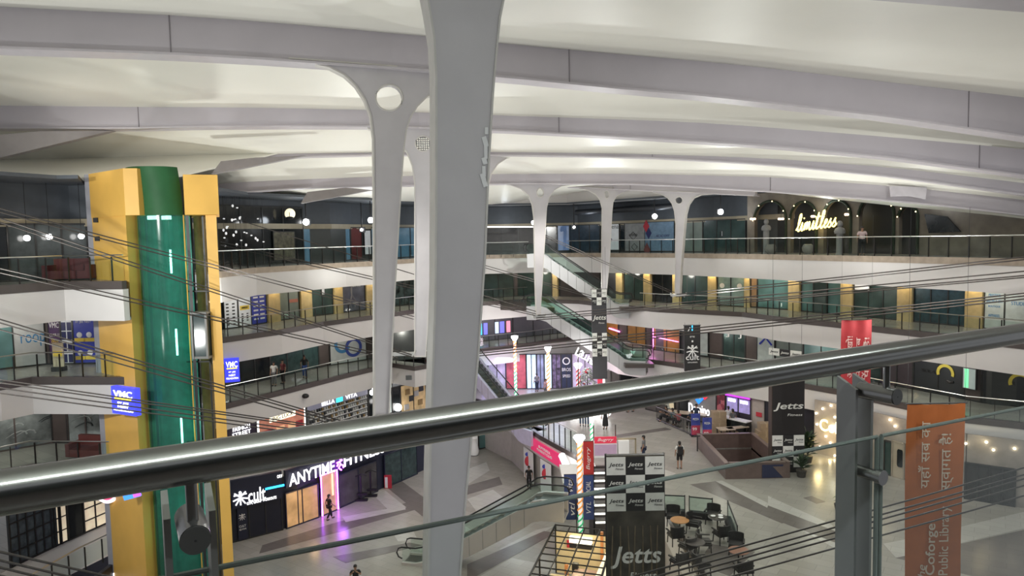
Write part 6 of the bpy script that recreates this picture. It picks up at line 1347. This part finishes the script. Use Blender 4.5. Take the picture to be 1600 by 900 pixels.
# fenced eating area by the grey logo wall
FR = mat('fence_black', (.015, .013, .012), .4)
def fence(a, b, label):
    a, b = V(a), V(b); root = thing('picket_fence', label, 'fence', a); r = (b - a).normalized(); L = (b - a).length
    for z in (.08, 1.0): MB().tube([a + UP * z, b + UP * z], .04, 6).build('rail', FR, root)
    k = int(L / .2)
    for i in range(k + 1): MB().tube([a + r * (L * i / k), a + r * (L * i / k) + UP * 1.0], .02, 5).build('picket', FR, root)
fence(onz(1026, 656, 4.2), onz(1080, 680, 4.2), 'black picket fence in front of the seated diners'); fence(onz(1026, 656, 4.2), onz(1040, 650, 4.2), 'short black picket fence end at the far tables')
def ltable(P, L, W, label, m, rz=0, h=.75):
    P = V(P); root = thing('dining_table', label, 'table', P); root.rotation_euler = (0, 0, rz)
    o = MB().bb(-L / 2, L / 2, -W / 2, W / 2, h - .05, h).build('tabletop', m); o.parent = root
    for sx in (-1, 1):
        for sy in (-1, 1): o = MB().bb(sx * (L / 2 - .08) - .03, sx * (L / 2 - .08) + .03, sy * (W / 2 - .06) - .03, sy * (W / 2 - .06) + .03, 0, h - .05).build('leg', FR); o.parent = root
WOOD = mat('pale_wood_top', (.46, .38, .30), .4, noise=.15, scale=5)
ltable(onz(1073, 660, 4.2), 3.0, .9, 'long pale wood table behind the black fence', WOOD, -.5); ltable(onz(1134, 686, 4.2), 1.1, .8, 'square pale table by the stair pit', WOOD, .1); ltable(onz(1152, 684, 4.2), 1.6, .5, 'narrow pale bench table right of the square one', WOOD, .3)
def carton(P, sx, sy, sz, label, z=0, n=1):
    P = V(P)
    root = thing('carton', label, 'box', P + UP * z, 'stacked cartons'); MB().bb(P.x - sx / 2, P.x + sx / 2, P.y - sy / 2, P.y + sy / 2, P.z + z, P.z + z + sz).build('body', mat('carton_brown', (.33, .25, .17), .7, noise=.12), root); MB().bb(P.x - .04, P.x + .04, P.y - sy / 2 - .005, P.y + sy / 2 + .005, P.z + z + sz * .5, P.z + z + sz + .004).build('tape', mat('tape_tan', (.42, .33, .22)), root)
c1_ = onz(1122, 676, 4.2); carton(c1_, 1.0, .7, .75, 'lower carton of the stack before the grey logo wall'); carton(c1_ + V((.02, 0, 0)), .95, .65, .8, 'upper carton of the stack before the grey logo wall', .75); carton(c1_ + V((.3, -1.6, 0)), 1.3, .7, .45, 'low wide carton in front of the carton stack')
c2_ = onz(1194, 690, 4.2); carton(c2_, 1.0, .8, .8, 'lower carton of the stack by the black hanging banner'); carton(c2_ + V((.05, 0, 0)), .8, .7, .5, 'upper carton of the stack by the black hanging banner', .8); carton(c2_ + V((-1.0, -.6, 0)), .7, .6, .7, 'single carton left of the stack by the hanging banner')
for x, y, lab in ((1087, 681, 'left'), (1105, 688, 'right')):
    P = onz(x, y, 4.2); root = thing('standee', 'blue and red offer standee, the %s one by the fence' % lab, 'standee', P, 'offer standees'); MB().box(P + UP * .82, (.62, .06, 1.5)).build('printed_board', mat('offer_blue', (.05, .07, .3), .4, noise=.3, scale=3), root)
    MB().box(P + V((0, -.04, .42)), (.6, .03, .66)).build('red_field', mat('offer_red', (.45, .06, .1), .4, noise=.3, scale=3), root); text('PIZZA', INKW, root, P + V((0, -.06, 1.2)), X, UP, .4, .14); text('99', INKW, root, P + V((-.08, -.07, .5)), X, UP, .3, .2); MB().box(P + UP * .03, (.75, .6, .05)).build('base_frame', FR, root)
# booth with a red sign near the festive poles
P = onz(945, 712, 4.2); root = thing('booth', 'small white booth with a red sign right of the candy poles', 'booth', P); MB().box(P + UP * .5, (1.5, .8, 1.0)).build('counter', INKW, root); MB().box(P + V((0, -.42, 1.15)), (1.4, .06, .42)).build('red_sign', mat('booth_red', (.6, .03, .07), emit=.3), root); text('Bugrry', INKW, root, P + V((0, -.46, 1.15)), X, UP, 1.0, .24, shear=.3); MB().box(P + V((0, -.42, .5)), (1.4, .04, .7)).build('lilac_panel', mat('booth_lilac', (.5, .35, .5), .5), root)
for s in (-1, 1): MB().tube([P + V((s * .7, 0, 1)), P + V((s * .7, 0, 2.0))], .04, 6).build('post', STEEL, root)
P = onz(976, 712, 4.2); root = thing('barrier_gate', 'pale brass barrier gate beside the white booth', 'barrier', P)
for s in (-.7, .7): MB().bb(P.x + s - .05, P.x + s + .05, P.y - .05, P.y + .05, 4.2, 5.3).build('post', mat('brass_pale', (.45, .38, .27), .4, .5), root)
MB().bb(P.x - .75, P.x + .75, P.y - .05, P.y + .05, 5.25, 5.35).build('top_rail', MATS['brass_pale'], root); MB().box(P + V((-.1, -.1, .55)), (.7, .4, 1.0)).build('machine', INKW, root)
# ------------------------------------------------------------------ floor inlays
def inlay(pts, z, m, k=[0]):
    k[0] += 1; P = [onz(x, y, z) for x, y in pts]; h = .004 + .0015 * (k[0] % 6)
    mb = MB(); mb.hex([p + UP * .0005 for p in P], [p + UP * h for p in P]); struct('floor_inlay', mb, m)
for pts, m_ in (([(605, 762), (628, 752), (760, 850), (735, 868)], TILEG), ([(410, 852), (520, 818), (780, 745), (785, 757), (520, 834), (405, 865)], TILEG), ([(580, 770), (600, 765), (635, 793), (610, 800)], TILEW), ([(535, 808), (632, 790), (634, 796), (540, 816)], TILEW), ([(520, 870), (640, 848), (660, 852), (540, 880)], TILEG), ([(615, 835), (645, 828), (652, 842), (622, 846)], TILEW),
                ([(726, 735), (760, 722), (765, 735), (726, 760)], TILEW), ([(730, 780), (770, 765), (790, 780), (745, 800)], TILEW), ([(725, 820), (745, 835), (722, 845)], TILEW), ([(730, 882), (850, 830), (868, 833), (745, 900), (730, 900)], TILEG), ([(742, 905), (800, 872), (838, 880), (826, 905)], TILEW), ([(780, 858), (838, 828), (866, 822), (800, 862)], TILEW)): inlay(pts, 0, m_)
for pts, m_ in (([(1078, 757), (1118, 752), (1240, 812), (1222, 818)], TILEG), ([(1118, 752), (1128, 751), (1290, 830), (1262, 826)], TILEW), ([(1200, 775), (1300, 820), (1340, 870), (1310, 860), (1200, 800)], TILEW), ([(1200, 790), (1320, 836), (1310, 850), (1195, 806)], TILEG), ([(1380, 850), (1430, 840), (1600, 800), (1600, 826), (1400, 872)], TILEW), ([(1400, 872), (1600, 828), (1620, 900), (1540, 905)], TILEG), ([(1255, 778), (1268, 775), (1290, 784), (1276, 787)], TILEG), ([(960, 680), (1040, 668), (1050, 671), (965, 684)], TILEG), ([(1000, 720), (1056, 740), (1040, 748), (985, 726)], TILEW), ([(1090, 882), (1140, 900), (1180, 862), (1110, 850)], TILEG)): inlay(pts, 4.2, m_)
# ================================================================== people
SKIN = mat('skin_brown', (.30, .17, .11), .6, noise=.05); HAIR = mat('hair_black', (.012, .01, .009), .6, noise=.2)
def skin_mesh(name, verts, edges, rad, root=0, lv=1):
    me = bpy.data.meshes.new(name); me.from_pydata(verts, edges, []); ob = bpy.data.objects.new(name, me); C.objects.link(ob)
    md = ob.modifiers.new('s', 'SKIN'); md.use_smooth_shade = True
    for v, r in zip(me.skin_vertices[0].data, rad): v.radius = r if isinstance(r, tuple) else (r, r)
    me.skin_vertices[0].data[root].use_root = True
    ob.modifiers.new('u', 'SUBSURF').render_levels = lv; ob.modifiers['u'].levels = lv
    return ob
PROTO = {}
def skeleton(pose):
    J = {'pel': (0, 0, .94), 'chest': (0, 0, 1.25), 'neck': (0, 0, 1.44), 'head': (0, .02, 1.58), 'top': (0, .01, 1.66)}
    for s, k in ((-1, 'L'), (1, 'R')):
        J['sh' + k] = (s * .18, 0, 1.39); J['el' + k] = (s * .25, -.03, 1.12); J['wr' + k] = (s * .25, .05, .89); J['hip' + k] = (s * .09, 0, .90); J['kn' + k] = (s * .1, .02, .49); J['an' + k] = (s * .1, -.02, .08); J['to' + k] = (s * .11, .15, .035)
    if pose == 'walk':
        J.update(knL=(-.1, .16, .52), anL=(-.1, .2, .09), toL=(-.1, .36, .06), knR=(.1, .0, .49), anR=(.1, -.24, .12), toR=(.1, -.1, .035), elL=(-.26, -.12, 1.13), wrL=(-.25, -.08, .9), elR=(.26, .08, 1.13), wrR=(.24, .24, .98))
    if pose == 'sit':
        J = {k: (x, y, z - .46) for k, (x, y, z) in J.items()}
        for s, k in ((-1, 'L'), (1, 'R')): J['kn' + k] = (s * .12, .42, .48); J['an' + k] = (s * .12, .40, .08); J['to' + k] = (s * .12, .56, .035); J['el' + k] = (s * .26, .1, .7); J['wr' + k] = (s * .16, .36, .74)
    if pose == 'hold':
        J.update(elL=(-.28, .1, 1.2), wrL=(-.12, .3, 1.42), elR=(.28, .1, 1.2), wrR=(.12, .3, 1.42))
    return J
def person(P, rz, pose, label, shirt, legs, hair='short', scale=1.0, shorts=False, dress=False):
    key = (pose, shorts, dress)
    if key not in PROTO:
        J = skeleton(pose); n = list(J); E_ = [('pel', 'chest'), ('chest', 'neck'), ('neck', 'head'), ('head', 'top')]
        for k in 'LR': E_ += [('chest', 'sh' + k), ('sh' + k, 'el' + k), ('el' + k, 'wr' + k), ('pel', 'hip' + k), ('hip' + k, 'kn' + k), ('kn' + k, 'an' + k), ('an' + k, 'to' + k)]
        R = {'pel': (.14, .10), 'chest': (.15, .105), 'neck': .055, 'head': (.075, .092), 'top': (.06, .07)}
        for k in 'LR': R.update({'sh' + k: .06, 'el' + k: .042, 'wr' + k: .03, 'hip' + k: .09, 'kn' + k: .058, 'an' + k: .042, 'to' + k: .035})
        V_ = [J[k] for k in n]; rad = [R[k] for k in n]; ed = [(n.index(a), n.index(b)) for a, b in E_]
        for k in 'LR':
            w = V(J['wr' + k]); d = (w - V(J['el' + k])).normalized(); sd = d.cross(V((1, 0, 0))).normalized(); pi = len(V_); V_.append(tuple(w + d * .075)); rad.append((.035, .02)); ed.append((n.index('wr' + k), pi))
            for f, (o_, ln) in enumerate(((-.03, .065), (-.011, .08), (.009, .085), (.028, .07))):
                a = w + d * .1 + sd * o_; b = a + d * ln + V((0, .012, 0)); V_ += [tuple(a), tuple(b)]; rad += [.010, .008]; ed += [(pi, len(V_) - 2), (len(V_) - 2, len(V_) - 1)]
            a = w + d * .03 - sd * .045; b = a + d * .05 - sd * .015; V_ += [tuple(a), tuple(b)]; rad += [.011, .009]; ed += [(n.index('wr' + k), len(V_) - 2), (len(V_) - 2, len(V_) - 1)]
        body = skin_mesh('body', V_, ed, rad)
        sub = lambda ks, es, f, nm, rr={}: skin_mesh(nm, [J[k] for k in ks], [(ks.index(a), ks.index(b)) for a, b in es], [rr.get(k, tuple(x + f for x in R[k]) if isinstance(R[k], tuple) else R[k] + f) for k in ks])
        mid = {}
        for k in 'LR': J['sl' + k] = tuple(V(J['sh' + k]).lerp(V(J['el' + k]), .75)); R['sl' + k] = .046
        J['low'] = tuple(V(J['pel']) - V((0, 0, .05))); R['low'] = (.15, .11)
        sh = sub(['low', 'pel', 'chest', 'neck', 'shL', 'shR', 'slL', 'slR'], [('low', 'pel'), ('pel', 'chest'), ('chest', 'neck'), ('chest', 'shL'), ('chest', 'shR'), ('shL', 'slL'), ('shR', 'slR')], .02, 'shirt', {'neck': .065})
        parts = [body, sh]
        if dress:
            me = MB().lathe((0, 0, 0), [(.15, 1.0), (.17, .9), (.2, .6), (.22, .28)], 14).build('skirt', SKIN, None, True); parts.append(me)
        else:
            for k in 'LR': J['en' + k] = tuple(V(J['kn' + k]).lerp(V(J['an' + k]), -.05 if shorts else .88)); R['en' + k] = .065 if shorts else .052
            tr = sub(['pel', 'hipL', 'hipR'] + (['enL', 'enR'] if shorts else ['knL', 'knR', 'enL', 'enR']), [('pel', 'hipL'), ('pel', 'hipR')] + ([('hipL', 'enL'), ('hipR', 'enR')] if shorts else [('hipL', 'knL'), ('hipR', 'knR'), ('knL', 'enL'), ('knR', 'enR')]), .018, 'trousers'); parts.append(tr)
        h = V(J['head']); mb = MB(); mb.ball(h + V((0, -.015, .035)), .108, 12, (.9, 1.06, 1.0), half=True); mb.ball(h + V((0, -.06, -.01)), .085, 10, (1, .7, 1.1)); parts.append(mb.build('hair', HAIR, None, True))
        nb = MB(); nb.ball(h + V((0, .105, -.015)), .017, 6, (.8, 1, 1.2)); parts.append(nb.build('nose', SKIN, None, True))
        fe = MB()
        for s in (-1, 1): fe.ball(h + V((s * .033, .09, .015)), .010, 6)
        parts.append(fe.build('eyes', HAIR)); eb = MB()
        for s in (-1, 1): eb.ball(h + V((s * .085, 0, 0)), .024, 6, (.4, .8, 1.2)); 
        parts.append(eb.build('ears', SKIN)); mo = MB(); mo.box(h + V((0, .092, -.05)), (.045, .012, .012)); parts.append(mo.build('mouth', mat('lip', (.25, .08, .07))))
        so = MB()
        for k in 'LR': a = V(J['an' + k]); b = V(J['to' + k]); so.ball((a + b) / 2 + V((0, .02, -.02)), .06, 8, (.85, 2.0, .8))
        parts.append(so.build('shoes', mat('shoe_black', (.02, .02, .02)), None, True))
        dg = bpy.context.evaluated_depsgraph_get(); out = []
        for o in parts:
            nm = o.name.split('.')[0]; me = bpy.data.meshes.new_from_object(o.evaluated_get(dg), depsgraph=dg) if o.modifiers else o.data
            if not me.materials: me.materials.append(SKIN)
            for f in me.polygons: f.use_smooth = True
            if o.modifiers: bpy.data.objects.remove(o)
            else: C.objects.unlink(o)
            out.append((nm, me))
        PROTO[key] = out
    root = thing('person', label, 'person', P); root.rotation_euler = (0, 0, rz); root.scale = (scale,) * 3
    mm = {'shirt': shirt, 'trousers': legs, 'skirt': legs}
    for nm, me in PROTO[key]:
        o = bpy.data.objects.new(nm, me); C.objects.link(o); o.parent = root
        if nm in mm: o.material_slots[0].link = 'OBJECT'; o.material_slots[0].material = mm[nm]
    if hair == 'long': o = MB().ball((0, -.07, (1.5 if pose != 'sit' else 1.04)), .1, 10, (.9, .6, 1.9)).build('long_hair', HAIR, None, True); o.parent = root
    return root
cl = lambda n, c: mat('cloth_' + n, c, .8, noise=.1, scale=12)
BK, WT, NV, MR, GYc, BL, JN, RS = cl('black', (.012, .012, .013)), cl('white', (.6, .6, .58)), cl('navy', (.02, .03, .06)), cl('maroon', (.14, .03, .035)), cl('grey', (.13, .13, .135)), cl('blue', (.05, .10, .3)), cl('jeans', (.05, .08, .14)), cl('red_stripe', (.4, .1, .12))
r1 = person(onz(1062, 733, 4.2), 0, 'stand', 'person walking away in a white shirt and black shorts with a black backpack', WT, BK, shorts=True)
mb = MB(); mb.box((0, -.19, 1.2), (.3, .16, .46)); o = mb.build('backpack', BK); o.parent = r1
for s in (-1, 1): o = MB().tube([(s * .1, -.12, 1.42), (s * .11, .1, 1.45), (s * .12, .14, 1.25), (s * .13, -.1, 1.05)], .018, 5).build('backpack_strap', BK); o.parent = r1
person(onz(946, 671, 4.2), .2, 'stand', 'person in a long black dress standing beyond the stairs', BK, BK, 'long', dress=True)
person((7.95, 43.2, 4.2), 1.2, 'stand', 'dark haired person whose head shows above the tall checkered banner', GYc, NV)
person((.95, 50.6, 0), 3.1, 'stand', 'person all in black standing behind the nearest escalator', BK, BK)
person(onz(515, 812, 0), -.9, 'walk', 'person in black stepping out of the purple lit door', BK, BK)
person((-8.35, 35.4, 0), 3.3, 'hold', 'person in black with raised hands at the bottom edge', BK, BK)
pp = offset(E['2R'], 1.7)
for x, sh, lg, lab, rz, po in ((429, WT, GYc, 'person in a white shirt behind the railing left of the linked rings', 3.0, 'stand'), (443, MR, BK, 'person in a maroon top beside the white shirted one', 2.6, 'stand'), (477, BK, BL, 'person in a black top and blue trousers before the teal glass', 3.4, 'walk')):
    P = onpoly(x, 600, pp); person((P.x, P.y, 8.4), rz, po, lab, sh, lg)
P = onpoly(1347, 380, offset(E['4R'], .9)); person((P.x, P.y, 16.8), 2.9, 'stand', 'person in a pale pink shirt leaning at the top railing under the arches', cl('pale_pink', (.5, .38, .38)), BK)
person(onz(839, 612, 4.2), .4, 'stand', 'tall dark clothed person before the pale blue lit pillar', GYc, NV); person(onz(853, 622, 4.2), 2.2, 'stand', 'person in a dull pink top left of the middle candy pole', cl('dull_pink', (.3, .2, .2)), GYc)
person(onz(763, 600, 4.2), 1.4, 'walk', 'dark clothed person by the violet lit panel', NV, BK); person(onz(888, 600, 4.2), 2.8, 'walk', 'dark person before the round emblem shop', NV, BK)
person(onz(986, 644, 4.2), 1.5, 'walk', 'person in black walking far away under the handrail', BK, BK); person(onz(909, 665, 4.2), 3.1, 'stand', 'person in jeans left of the white and green pole', NV, JN); person(onz(917, 666, 4.2), 2.9, 'stand', 'second person in jeans close to the white and green pole', GYc, JN)
for x, y, rz, sh, lab in ((1041, 659, 1.2, BK, 'diner in black sitting left behind the fence'), (1051, 663.5, .9, cl('teal', (.1, .2, .22)), 'diner in teal sitting next to the one in black'), (1060, 667, .5, RS, 'diner in a red striped top behind the fence'), (1081, 667, 2.4, NV, 'diner in navy at the right end of the long table')):
    P = onz(x, y, 4.2); person(P, rz, 'sit', lab, sh, BK)
    st = thing('stool', 'dark stool under the %s' % lab, 'stool', P, 'dining stools'); MB().lathe(P, [(0, .37), (.19, .37), (.19, .41), (0, .41)], 12).build('seat', FR, st); MB().tube([P, P + UP * .38], .03, 6).build('pedestal', FR, st); MB().lathe(P, [(.2, 0), (.2, .03), (0, .03)], 12).build('base', FR, st)
person(onz(1138, 671, 4.2), .1, 'stand', 'person in a white shirt waiting at the food counter', WT, BK); person(onz(1145, 676, 4.2), .3, 'stand', 'person in a grey shirt waiting beside the white shirted one', GYc, BK); person(onz(1088, 667, 4.2), 2.6, 'stand', 'dark clothed person standing behind the offer standees', NV, BK)
fit_texts()
